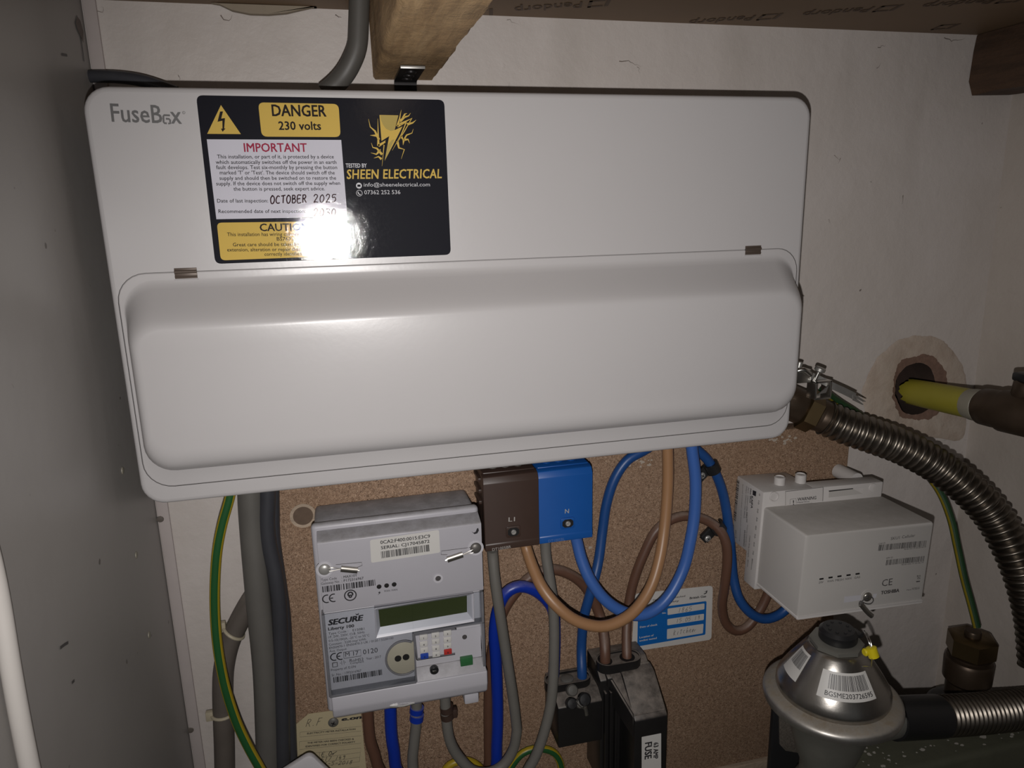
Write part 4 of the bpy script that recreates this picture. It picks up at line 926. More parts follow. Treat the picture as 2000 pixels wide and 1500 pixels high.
# ================================================================== terminal blocks
def terminal_blocks():
    y0 = -.060
    for k, (tl, br, mat, nm, lab, words) in enumerate((((945, 940), (1056.5, 1062), 'brown_block', 'brown_terminal_block', 'dark brown terminal block under the unit marked L1', ('L1', (993, 1018.5), (1005.5, 1017.5), 'DT1005BR', (961.5, 1076), (998, 1070))),
                                                  ((1050, 929), (1157.5, 1048), 'blue_block', 'blue_terminal_block', 'bright blue terminal block under the unit marked N', ('N', (1103, 1002.5), (1111, 1001.8), 'DT1005BL', (1071, 1059.5), (1103, 1055))))):
        A, B_ = at(*tl, Y=y0), at(*br, Y=y0)
        x0, x1 = A.x - (.0006 if k == 0 else -.0008), B_.x - (.0010 if k == 0 else 0); z1, z0 = A.z, (at(955, 1078, Y=y0).z if k == 0 else at(1060, 1063, Y=y0).z)
        t = thing(nm, lab, 'terminal block', ((x0 + x1) / 2, YB, z0))
        b = MB(); b.rbox(x0 + .0012, x1 - .0008, y0 + .008, YB - .0004, z0 + .001, z1 + .004, mat, .0012)
        for j in range(3): b.rbox(x0 - .0012 if k == 0 else x0 + .001, x0 + .003, -.045, -.024, z1 - .006 - j * .010, z1 - .003 - j * .010, mat, .0006)
        b.build('body', t)
        b = MB(); prof = [(y0 + .009, z0 + .0002), (y0 + .0004, z0 + .0002), (y0, z0 + .0010), (y0, z0 + .0060), (y0 + .0004, z0 + .0064), (y0 + .0004, z1 - .003), (y0 + .0030, z1 + .0018), (y0 + .009, z1 + .0034)]
        b.prism(prof, 'x', x0, x1, mat, .0006); b.build('cover', t)
        zt = z1 + .004
        for j in range(3):
            c = MB(); cx = x0 + (.012, .0225, .0335)[j] * (x1 - x0) / .0465
            c.lathe([(.0036, 0), (.0036, .0004), (.0028, .0006), (.0024, .0002), (.0004, .0002)], (cx, -.041, zt), (0, 0, 1), 'grey_cable2' if k == 0 else 'blue_block', 18); c.build('cable_grommet', t)
        sp = at(1002.5, 1038, Y=y0) if k == 0 else at(1108.5, 1021.5, Y=y0)
        p = MB(); p.prism(rrect(sp.x - .0062, sp.x + .0062, sp.z - .0050, sp.z + .0050, .0018, 3), 'y', y0 - .0008, y0 + .001, mat, .0003)
        o8 = [(sp.x + .0048 * a, sp.z + .0036 * c) for a, c in ((-1, .5), (-.55, 1), (.55, 1), (1, .5), (1, -.5), (.55, -1), (-.55, -1), (-1, -.5))]
        p.prism(o8, 'y', y0 - .0010, y0, 'pit'); pit = p.build('screw_well', t)
        q = MB(); q.lathe([(.0022, 0), (.0022, .0010), (.0016, .0016), (.0012, .0010), (.0004, .0010)], (sp.x, y0 - .0010, sp.z), (0, -1, 0), 'screw', 20); q.build('screw', pit)
        w = MB(); tx(w, words[0], words[1], words[2], 'block_print', Y=y0, lift=.0003, cap=9, bold=.01); w.build('marking', t); w = MB(); tx(w, words[3], words[4], words[5], 'block_print' if k == 0 else 'block_print2', Y=y0, lift=.0003, cap=6, bold=.0)
        w.build('part_number', t)
terminal_blocks()

# ================================================================== black cut-out: neutral block and fuse carrier
def cutout():
    yN = -.062
    A, R = at(1092, 1384, Y=yN), at(1180, 1368, Y=yN); x0, x1 = A.x - .001, R.x - .0014
    zt = at(1085, 1345, Y=-.045).z; zf = A.z; zb = at(1083, 1464, Y=yN).z
    t = thing('neutral_block', 'squat dusty black neutral block left of the fuse', 'terminal block', ((x0 + x1) / 2, YB, zb))
    b = MB(); prof = [(YB - .0012, zb), (yN, zb), (yN, zf), (-.050, zt - .001), (YB - .0012, zt)]
    b.prism(prof, 'x', x0, x1, 'black_dusty', .0014); b.build('body', t)
    c0, c1 = at(1072, 1333, Y=-.040), at(1146, 1318, Y=-.040); cx0, cx1 = c0.x - .004, c1.x + .003
    b = MB(); outer = rrect(cx0, cx1, -.0495, -.0300, .0095, 8); inner = rrect(cx0 + .0014, cx1 - .0014, -.0481, -.0314, .0083, 8)
    L = [[(x, y, z) for x, y in o] for o, z in ((outer, zt - .003), (outer, zt + .0060), (inner, zt + .0060), (inner, zt + .0036))]
    b.loft(L, 'black_dusty', False, True)
    col = b.build('cable_collar', t)
    b = MB(); m = at(1108, 1326, Y=-.040); b.lathe([(.0060, -.002), (.0060, .0012), (.0052, .0018), (.0008, .0018)], (m.x, -.0397, zt + .0038), (0, 0, 1), 'grey_cable2', 22); b.build('blanking_plug', col, 'grey blanking plug')
    for px, py, rr_, mt in ((1117, 1348, .0052, 'grey_cable3'), (1116, 1374, .0052, 'black_pl'), (1141, 1366, .0058, 'black_pl'), (1132, 1374, .0042, 'grey_cable3')):
        b = MB(); yy = yN + (.004 if py < 1350 else -.001); c = at(px, py, Y=yy); b.lathe([(rr_, -.003), (rr_, .002), (rr_ * .8, .0032), (rr_ * .1, .0036)], c, (0, -.85, .5), mt, 22); b.build('terminal_screw', t)
    b = MB(); P = [at(*p, Y=yN - .0065) for p in ((1130, 1362), (1126, 1371), (1133, 1380), (1143, 1386))]; b.tube(P, .0004, 'steel', 6, .002); Q_ = [at(*p, Y=yN - .0065) for p in ((1145, 1373), (1143, 1384), (1145, 1397))]; b.tube(Q_, .0004, 'steel', 6, .002)
    E2 = [at(*p, Y=yN - .0065) for p in ((1143, 1381), (1145, 1389), (1146, 1397))]; b.tube(E2, .0017, 'lead', 10, .002, flat=.6); b.build('wire_seal', t, 'wire and lead seal')
    # fuse
    yF = -.090
    xr = at(1304, 1395, Y=yF).x; xm = at(1240, 1412, Y=yF).x; xl = at(1150, 1290, Y=-.028).x + .001
    zk = at(1272, 1404, Y=yF).z; zT = at(1205, 1300, Y=-.050).z + .001; z0 = zz(-.475)
    t = thing('fuse_cutout', 'tall dusty black fuse cut-out marked 63 AMP FUSE', 'fuse', ((xl + xr) / 2, YB, z0))
    b = MB(); b.prism([(YB - .0012, z0), (-.056, z0), (-.056, zT - .010), (-.042, zT), (YB - .0012, zT)], 'x', xl, xr, 'black_dusty', .0014)
    for i in range(3): b.rbox(xl + .003 + i * .0050, xl + .0052 + i * .0050, -.0610, -.054, z0, zT - .020, 'black_dusty', .0008)
    b.build('base', t)
    b = MB(); sl = at(1180, 1335, Y=-.058)
    b.prism([(-.050, z0), (yF, z0), (yF, zk), (yF + .003, zk + .0035), (-.061, zT - .0045), (-.050, zT - .002)], 'x', xm, xr + .0003, 'black_dusty', .0016)
    b.prism([(-.045, zT - .016), (-.0585, zT - .016), (-.0585, zT - .0065), (-.045, zT - .0005)], 'x', xl + .006, xm + .002, 'black_dusty', .0014)
    car = b.build('fuse_carrier', t)
    # sloping shoulder tapering from full width to the carrier
    b = MB(); V = [(xl + .006, -.0500, zT - .0008), (xr, -.0500, zT - .0008), (xr, yF + .002, zk + .003), (xm, yF + .002, zk + .003), (xl + .006, -.0500, zT - .028), (xr, -.0500, zT - .028), (xr, yF + .002, zk - .02), (xm, yF + .002, zk - .02)]
    bm = bmesh.new(); vv = [bm.verts.new(v) for v in V]
    for f in ((0, 1, 2, 3), (7, 6, 5, 4), (0, 4, 5, 1), (1, 5, 6, 2), (2, 6, 7, 3), (3, 7, 4, 0)): bm.faces.new([vv[i] for i in f])
    bmesh.ops.recalc_face_normals(bm, faces=bm.faces[:]); bmesh.ops.bevel(bm, geom=bm.edges[:], offset=.0014, segments=2, affect='EDGES'); b.bm(bm, 'black_dusty'); b.build('shoulder', t)
    l, r = at(1168, 1300, Y=-.046), at(1246, 1290, Y=-.046); cx0, cx1 = l.x - .0015, r.x + .0015
    b = MB(); outer = rrect(cx0, cx1, -.0565, -.0365, .0098, 8); inner = rrect(cx0 + .0014, cx1 - .0014, -.0551, -.0379, .0084, 8)
    b.loft([[(x, y, z) for x, y in o] for o, z in ((outer, zT - .004), (outer, zT + .0050), (inner, zT + .0050), (inner, zT + .0034))], 'black_dusty', False, True); col = b.build('cable_collar', t)
    for px, py in ((1181, 1299), (1225, 1292)):
        c = at(px, py, Y=-.047); b = MB(); b.lathe([(.0071, 0), (.0071, .0003), (.0056, .0003)], (c.x, -.0467, zT + .0035), (0, 0, 1), 'pit', 22); b.build('cable_entry', col)
    b = MB(); pxpoly(b, [(1253, 1439), (1291, 1431.5), (1291, 1560), (1253, 1560)], 'paper', Y=yF, lift=.0003, r=.0006); lb = b.build('fuse_label', t, 'white sticker reading 63 AMP FUSE')
    b = MB()
    for s, px, capm, L in (('63 AMP', 1276.5, .0046, .0172), ('FUSE', 1259.5, .0068, .0175)):
        V, F, h = glyphs(s, .03); O = at(px, 1450, Y=yF) + Vector((0, -.0006, 0)); O2 = Vector((O.x, O.y, O.z))
        b.add([O2 + Vector((v * capm / h, -q_, -u * L)) for u, v, q_ in V], F, 'ink', False)
    b.build('lettering', lb)
cutout()

# ================================================================== papers on the board
def papers():
    Q = lambda x, y: (1220 + x / 8.825, 1120 + y / 8.825)
    y = YB
    P = [at(*p, Y=y) for p in (Q(180, 345), Q(1515, 205), Q(1490, 1135), Q(112, 1345))]
    b = MB(); o = [p + Vector((0, -.0006, 0)) for p in P]; rp = rpoly(o, .004); b.poly(rp, 'card_white'); n = len(rp); b.add(rp + [p + Vector((0, .0005, 0)) for p in rp], [(i, (i + 1) % n, n + (i + 1) % n, n + i) for i in range(n)], 'card_white', False)
    s = tag(b.build('test_sticker'), 'blue and white gas check sticker on the chipboard behind the cable loops', 'sticker')
    b = MB(); pxpoly(b, [Q(225, 625), Q(1405, 468), Q(1385, 1048), Q(212, 1252)], 'bg_blue', Y=y, lift=.0008, r=.0016); bl = b.build('blue_panel', s)
    for q in (((732, 598), (1368, 508), (1365, 610), (732, 708)), ((728, 778), (1360, 685), (1355, 792), (728, 886)), ((724, 950), (1352, 858), (1340, 1022), (720, 1124))):
        b = MB(); pxpoly(b, [Q(*p) for p in q], 'card_white', Y=y, lift=.0010, r=.0010); b.build('entry_box', bl)
    b = MB(); T = lambda t_, a, c, m, **k: tx(b, t_, Q(*a), Q(*c), m, Y=y, lift=.0010, **k)
    T('British Gas', (1112, 436), (1395, 400), 'ink', cap=4.6, bold=.025); T('This has been checked', (470, 470), (1035, 392), 'ink2', cap=3.6, bold=.01); T('for gas safety', (470, 540), (928, 474), 'ink2', cap=3.6, bold=.01)
    T('Date of check', (255, 932), (556, 884), 'card_white', cap=3.9, bold=.02); T('Location of', (248, 1110), (492, 1068), 'card_white', cap=3.9, bold=.02); T('socket tested', (248, 1166), (545, 1116), 'card_white', cap=3.9, bold=.02); T('No.', (640, 690), (710, 678), 'card_white', cap=3.4, bold=.02)
    pxpoly(b, [Q(1420, 282), Q(1408, 330), Q(1372, 350), Q(1346, 345), Q(1392, 322), Q(1398, 306), Q(1360, 312)], 'ink', Y=y, lift=.0010)
    b.build('printed_lettering', s)
    b = MB(); hand(b, '1865', Q(900, 668), Q(1150, 632), 9, 'ink2', y, .0012, .00035, seed=6); hand(b, '15.05.19', Q(870, 842), Q(1285, 782), 8, 'ink2', y, .0012, .00035, seed=7); hand(b, 'kitchen', Q(825, 1060), Q(1200, 990), 11, 'ink2', y, .0012, .00035, seed=8); b.build('handwriting', s)
    # buff tag
    G = lambda x, yy: (540 + x / 6.667, 1360 + yy / 6.667)
    P = [at(*p, Y=y) for p in (G(245, 365), G(415, 222), G(1090, 130), G(1200, 1250), G(195, 1250))]
    b = MB(); o = [p + Vector((0, -.0010, 0)) for p in P]; n = 5; b.poly(o, 'buff'); b.add(o + [p + Vector((0, .0006, 0)) for p in o], [(i, (i + 1) % n, n + (i + 1) % n, n + i) for i in range(n)], 'buff', False)
    s = tag(b.build('inspection_tag'), 'buff card tag screwed to the board below the meter', 'tag')
    b = MB(); T = lambda t_, a, c, m='ink', **k: tx(b, t_, G(*a), G(*c), m, Y=y, lift=.0013, **k)
    T('ELECTRICITY METER INSTALLATION', (400, 482), (1028, 424), cap=3.4, bold=.025); T('THE METER HAS BEEN CHECKED &', (402, 606), (1008, 552), cap=3.4, bold=.025); T('IDENTIFIED FOR CORRECT POLARITY', (378, 652), (1024, 590), cap=3.4, bold=.025); T('MOP', (305, 782), (385, 772), cap=3.4, bold=.01)
    T('e.on', (845, 308), (1110, 276), cap=7, bold=.05, shear=.15)
    for L in (((308, 455), (1100, 378), (1100, 440), (303, 518), (308, 455)), ((300, 578), (1105, 500), (1100, 598), (295, 680), (300, 578)), ((290, 748), (1098, 660), (1078, 838)), ((560, 715), (560, 790)), ((290, 748), (287, 815)), ((570, 785), (1090, 718)), ((600, 845), (1085, 780)), ((640, 890), (1078, 838)), ((600, 960), (1080, 905))):
        stroke(b, [at(*G(*p), Y=y) + Vector((0, -.0013, 0)) for p in L], .00022, 'ink2', Vector((0, -1, 0)))
    b.build('printed_lettering', s)
    b = MB(); hand(b, 'R.F', G(375, 385), G(580, 358), 14, 'ink', y, .0015, .0004, .3, seed=9); b.build('initials', s); b = MB(); hand(b, 'E.ON', G(580, 768), G(760, 748), 8, 'ink', y, .0015, .0005, .25, seed=10); hand(b, 'G17 149', G(570, 832), G(890, 806), 8, 'ink', y, .0015, .0004, .25, seed=11); hand(b, '16-5-2018', G(560, 892), G(985, 868), 7.5, 'ink', y, .0015, .0004, .25, seed=12); b.build('handwriting', s)
    b = MB(); c = at(651, 1409, Y=y); b.lathe([(.0046, .001), (.0045, .0018), (.0034, .0028), (.001, .0032)], c, (0, -1, 0), 'grey_cable2', 22)
    for a in (.5, .5 + PI / 2):
        bm = bmesh.new(); bmesh.ops.create_cube(bm, size=1); b.bm(bm, 'pit', Matrix.Translation((c.x, c.y - .0030, c.z)) @ Matrix.Rotation(a, 4, 'Y') @ Matrix.Diagonal((.004, .0006, .0008, 1)))
    b.build('screw', s)
    # white plastic corner in front of the tag
    yb = -.060; c = at(606, 1470, Y=yb); L = []
    A, B_ = at(540, 1512, Y=yb), at(650, 1512, Y=yb)
    u1 = (A - c).normalized(); u2 = (B_ - c).normalized()
    pts = rpoly([c, c + u2 * .062, c + u2 * .062 + u1 * .062, c + u1 * .062], .006, 6)
    b = MB(); b.prism([(p.x, p.z) for p in pts], 'y', yb - .0020, yb + .0035, 'plug', .0012)
    tag(b.build('white_box'), 'corner of a white plastic box poking up in front of the buff tag', 'box')
papers()

# ================================================================== communications hub on its base
def comms_hub():
    xl, xr, yb, yf = .2470, .3735, -.0630, -.1230
    zt, ang = zz(-.1940), math.radians(2.0)
    Mx = Matrix.Translation((xl, 0, zt)) @ Matrix.Rotation(ang, 4, 'Y') @ Matrix.Translation((-xl, 0, -zt))
    Rz = lambda z: zt - z                          # z measured down from the top of the base
    t = thing('hub_base', 'white base unit with warning print and side barcode behind the grey hub', 'base unit', (.31, YB, Rz(.1)))
    b = MB()
    b.prism([(YB - .0006, Rz(0)), (-.0628, Rz(0)), (-.0628, Rz(.096)), (-.0440, Rz(.096)), (-.0440, Rz(.066)), (YB - .0006, Rz(.066))], 'x', xl, .2990, 'hub_base', .0012, Mx=Mx)
    b.prism([(-.0470, Rz(0)), (-.0628, Rz(0)), (-.0628, Rz(.096)), (-.0470, Rz(.096))], 'x', .2985, xr, 'hub_base', .0012, Mx=Mx)
    b.build('body', t)
    for px, py in ((1520, 930), (1561, 925)):
        c = at(px, py, Y=-.046); p = MB(); p.lathe([(.0050, -.004), (.0050, .0068), (.0042, .0074), (.0036, .0064), (.0004, .0064)], (c.x + .001, -.0470, zt - .001), (0, 0, 1), 'hub_base', 24); p.build('screw_tube', t)
    p = MB(); c = at(1655, 922, Y=-.032); p.lathe([(.0070, 0), (.0070, .012)], (c.x, -.0455, zt - .0075), (0, 1, 0), 'hub_base', 24); p.lathe([(.0070, .012), (.0070, .0265), (.0064, .0270)], (c.x, -.0455, zt - .0075), (0, 1, 0), 'hub_base', 24); p.build('spacer', t)
    yb2 = -.0628
    for px, py in ((1511, 969.5), (1704, 952)):
        c = at(px, py, Y=yb2); p = MB(); p.lathe([(.0047, .0002), (.0047, .0010), (.0040, .0012), (.0036, .0003), (.0004, .0003)] if px < 1600 else [(.0040, .0001), (.0038, .0008), (.0004, .0012)], c, (0, -1, 0), 'hub_base', 26); p.build('knockout', t)
    H = lambda x, yy: (1420 + x / 4.412, 900 + yy / 4.412)
    p = MB(); q = [at(*H(*a), Y=yb2) + Vector((0, -.0006, 0)) for a in ((500, 262), (826, 224), (822, 345), (500, 385))]; p.poly(q, 'hub_base')
    for i in range(3): stroke(p, [q[i - 1 if i else 3], q[i]] if i else [q[3], q[0]], .0007, 'hub', Vector((0, -1, 0)))
    pan = p.build('warning_panel', t)
    p = MB(); tx(p, 'WARNING', H(600, 343), H(762, 328), 'ink', Y=yb2, lift=.0009, cap=6.4, bold=.005); tx(p, 'Hazardous', H(600, 362), H(704, 352), 'ink', Y=yb2, lift=.0009, cap=3); tx(p, '!', H(564, 376), H(572, 374), 'ink', Y=yb2, lift=.0009, cap=9, bold=.03)
    stroke(p, [at(*H(*a), Y=yb2) + Vector((0, -.0008, 0)) for a in ((538, 372), (540, 330), (590, 322), (592, 365))], .0003, 'ink2', Vector((0, -1, 0))); p.build('lettering', pan)
    p = MB(); W4 = [at(*H(*a), Y=yb2) for a in ((874, 256), (1172, 226), (1168, 282), (872, 316))]; D = [at(*H(*a), Y=yb2 + .010) for a in ((874, 256), (1172, 226), (1168, 282), (872, 316))]
    D = [Vector((w.x, yb2 + .009, w.z)) for w in W4]; lo_ = [w + Vector((0, -.0004, 0)) for w in W4]
    p.poly([lo_[0], lo_[1] * .35 + lo_[0] * .65 + Vector((0, 0, 0)), lo_[1] * .35 + lo_[0] * .65 + Vector((0, 0, -.0052)), lo_[0] + Vector((0, 0, -.0052))], 'pit') if False else None
    A_ = lo_; p.poly([A_[0], A_[0].lerp(A_[1], .70), A_[3].lerp(A_[2], .70) + Vector((0, 0, .0058)), A_[3] + Vector((0, 0, .0058))], 'pit')
    p.poly([A_[3] + Vector((0, -.0001, .0058)), A_[3].lerp(A_[2], .70) + Vector((0, -.0001, .0058)), A_[2], A_[3]], 'hub'); p.poly([A_[0].lerp(A_[1], .70), A_[1], A_[2], A_[3].lerp(A_[2], .70) + Vector((0, 0, .0058))], 'hub_base'); p.build('vent_slot', t)
    # side print, read from the top down
    p = MB(); X = xl; lean = lambda P: P + Vector((math.sin(ang) * (P.z - zt), 0, 0))
    def side(s, a, c, capm, m='ink', bold=.0):
        A, B2 = at(*H(*a), X=X), at(*H(*c), X=X); U = B2 - A; L = U.length; U.normalize(); N = Vector((-1, 0, 0)); Vv = N.cross(U)
        V, F, h = glyphs(s, bold); p.add([lean(A + U * (u * L) + Vv * (v * capm / h) + N * (.0006 + q_)) for u, v, q_ in V], F, m, False)
    side('KAIFA', (217, 300), (216, 405), .0032, bold=.02); side('HS100', (181, 440), (180, 525), .0022); side('Hot Shoe', (206, 238), (205, 360), .0022, bold=.02); side('Input ~230V(+/-20%) 50Hz', (188, 230), (175, 490), .0018)
    side('Output 12VDC(+/-5%) 500mA', (172, 215), (158, 490), .0018); side('Serial number and batch marking', (140, 200), (128, 690), .0013, 'ink2'); side('Property of British Gas', (190, 550), (180, 735), .0014, 'ink2'); side('WARNING', (165, 590), (162, 730), .0026)
    side('Cable Strip Length : 80mm', (212, 640), (200, 905), .0017); side('CE', (66, 540), (64, 640), .0030); side('2014', (90, 590), (92, 660), .0022, 'ink2'); side('0   10   20   30   40   50   60   70   80mm', (282, 280), (232, 930), .0019)
    A, B2 = at(*H(112, 175), X=X), at(*H(92, 525), X=X); rr = random.Random(8); U = B2 - A; x = 0.; wv = Vector((0, .0046, 0)); N = Vector((-.0006, 0, 0))
    while x < 1:
        w = rr.choice((.008, .012, .02, .028)); p.add([lean(q_) for q_ in (A + U * x + N, A + U * min(1, x + w) + N, A + U * min(1, x + w) + wv + N, A + U * x + wv + N)], [(0, 1, 2, 3)], 'ink', False); x += w + rr.choice((.008, .014, .02))
    pxpoly(p, [H(232, 252), H(262, 264), H(258, 306), H(230, 292)], 'ink', X=X, lift=.0012)
    p.build('printed_lettering', t)
    # the hub itself
    t = thing('communications_hub', 'light grey box shaped communications hub above the silver regulator', 'communications hub', (.31, yb, Rz(.095)))
    b = MB(); x0, x1 = xl + .0022, xr + .0022; d0, d1 = .0146, .0905
    L = lambda y, i: [Mx @ Vector((x, y, Rz(z))) for x, z in rrect(x0 + i, x1 - i, d0 + i, d1 - i, .0022, 3)]
    b.loft([L(yb, 0), L(yf + .0016, 0), L(yf + .0005, .0005), L(yf, .0016)], 'hub'); b.build('casing', t)
    b = MB(); L2 = lambda y, i: [Mx @ Vector((x, y, Rz(z))) for x, z in rrect(x0 - .0006 + i, x1 + .0006 - i, d1 - .0022, d1 + .0008, .0010, 3)]
    b.loft([L2(yb - .0002, 0), L2(yf - .0002, 0), L2(yf - .0006, .0006)], 'hub_base'); b.build('bottom_lip', t)
    b = MB(); T = lambda s, a, c, m='ink2', **k: tx(b, s, H(*a), H(*c), m, Y=yf, lift=.0003, **k)
    T('SKU1 Cellular', (1408, 682), (1618, 652), cap=5.4); bars(b, H(1300, 775), H(1715, 735), 11, 'ink2', Y=yf, lift=.0003, n=55, seed=5); T('CHF ID', (1302, 722), (1362, 714), cap=3); T('90-B3-D5-1F-30-00-06-75', (1522, 768), (1712, 746), cap=2.6)
    bars(b, H(1365, 900), H(1695, 865), 10, 'ink2', Y=yf, lift=.0003, n=46, seed=6); T('GPF ID', (1368, 845), (1426, 838), cap=3); T('90-B3-D5-1F-30-06-74', (1500, 900), (1690, 880), cap=2.6)
    T('TOSHIBA', (1322, 1150), (1480, 1128), cap=6.4, bold=.045); T('CE', (1330, 1082), (1420, 1068), cap=13, bold=-.01)
    for s, a, c in (('SW', (788, 1058), (828, 1052)), ('WAN', (860, 1048), (915, 1040)), ('MESH', (930, 1038), (1000, 1030)), ('HAN', (1015, 1027), (1068, 1019)), ('GAS', (1094, 1016), (1144, 1009))): T(s, a, c, cap=4.4)
    T('HDW0112', (1590, 1104), (1655, 1095), cap=2.4); T('Made in Japan', (1545, 1118), (1655, 1103), cap=2.4)
    for L in (((1636, 990), (1642, 1018), (1660, 1016), (1664, 986), (1636, 990)), ((1636, 986), (1662, 1018)), ((1662, 986), (1640, 1018))): stroke(b, [at(*H(*p), Y=yf) + Vector((0, -.0003, 0)) for p in L], .0003, 'ink2', Vector((0, -1, 0)))
    pxpoly(b, [H(1628, 1036), H(1660, 1032), H(1660, 1041), H(1628, 1045)], 'ink2', Y=yf, lift=.0003)
    b.build('printed_lettering', t)
    for x, yy in ((812, 1016), (890, 1004), (967, 993), (1045, 983), (1123, 972)):
        p = MB(); pxpoly(p, [H(x - 18, yy - 4), H(x + 18, yy - 9), H(x + 18, yy + 5), H(x - 18, yy + 10)], 'pit', Y=yf, lift=.0003); p.build('indicator_light', t)
    p = MB(); pxpoly(p, [H(1010, 1168), H(1290, 1142), H(1280, 1178), H(1005, 1222)], 'meter_face', Y=yf, lift=.0004); c = at(*H(1203, 1168), Y=yf)
    p.lathe([(.0062, 0), (.0062, .0005), (.0050, .0005)], c, (0, -1, 0), 'hub', 22); rec = p.build('seal_recess', t)
    p = MB(); p.ball(c + Vector((0, -.001, 0)), .0043, 'lead', (1, .5, 1)); p.build('screw_head', rec)
    p = MB(); f = Vector((0, -.0030, 0)); K = [at(*H(*a), Y=yf) + f for a in ((1165, 1160), (1185, 1150), (1225, 1158), (1240, 1190), (1215, 1218), (1170, 1215), (1130, 1195), (1118, 1215), (1120, 1240))]; p.tube(K, .00045, 'ink2', 6, .002)
    K = [at(*H(*a), Y=yf) + f * 1.5 for a in ((1180, 1172), (1140, 1180), (1118, 1215))]; p.tube(K, .00045, 'ink2', 6, .002)
    K = [at(*H(*a), Y=yf) + f * 1.3 for a in ((1124, 1214), (1160, 1258), (1195, 1296), (1222, 1318))]; p.tube(K, .0022, 'lead', 12, .002, flat=.7); p.build('wire_seal', rec, 'wire loop with hanging lead seal')
comms_hub()

# ================================================================== gas side
def hose(b, pts, r, amp, pitch, mat, n=26):
    b.tube(pts, lambda d: r - amp + amp * (.5 + .5 * math.cos(2 * PI * d / pitch)) ** .6 * 1.0, mat, n, pitch / 9)

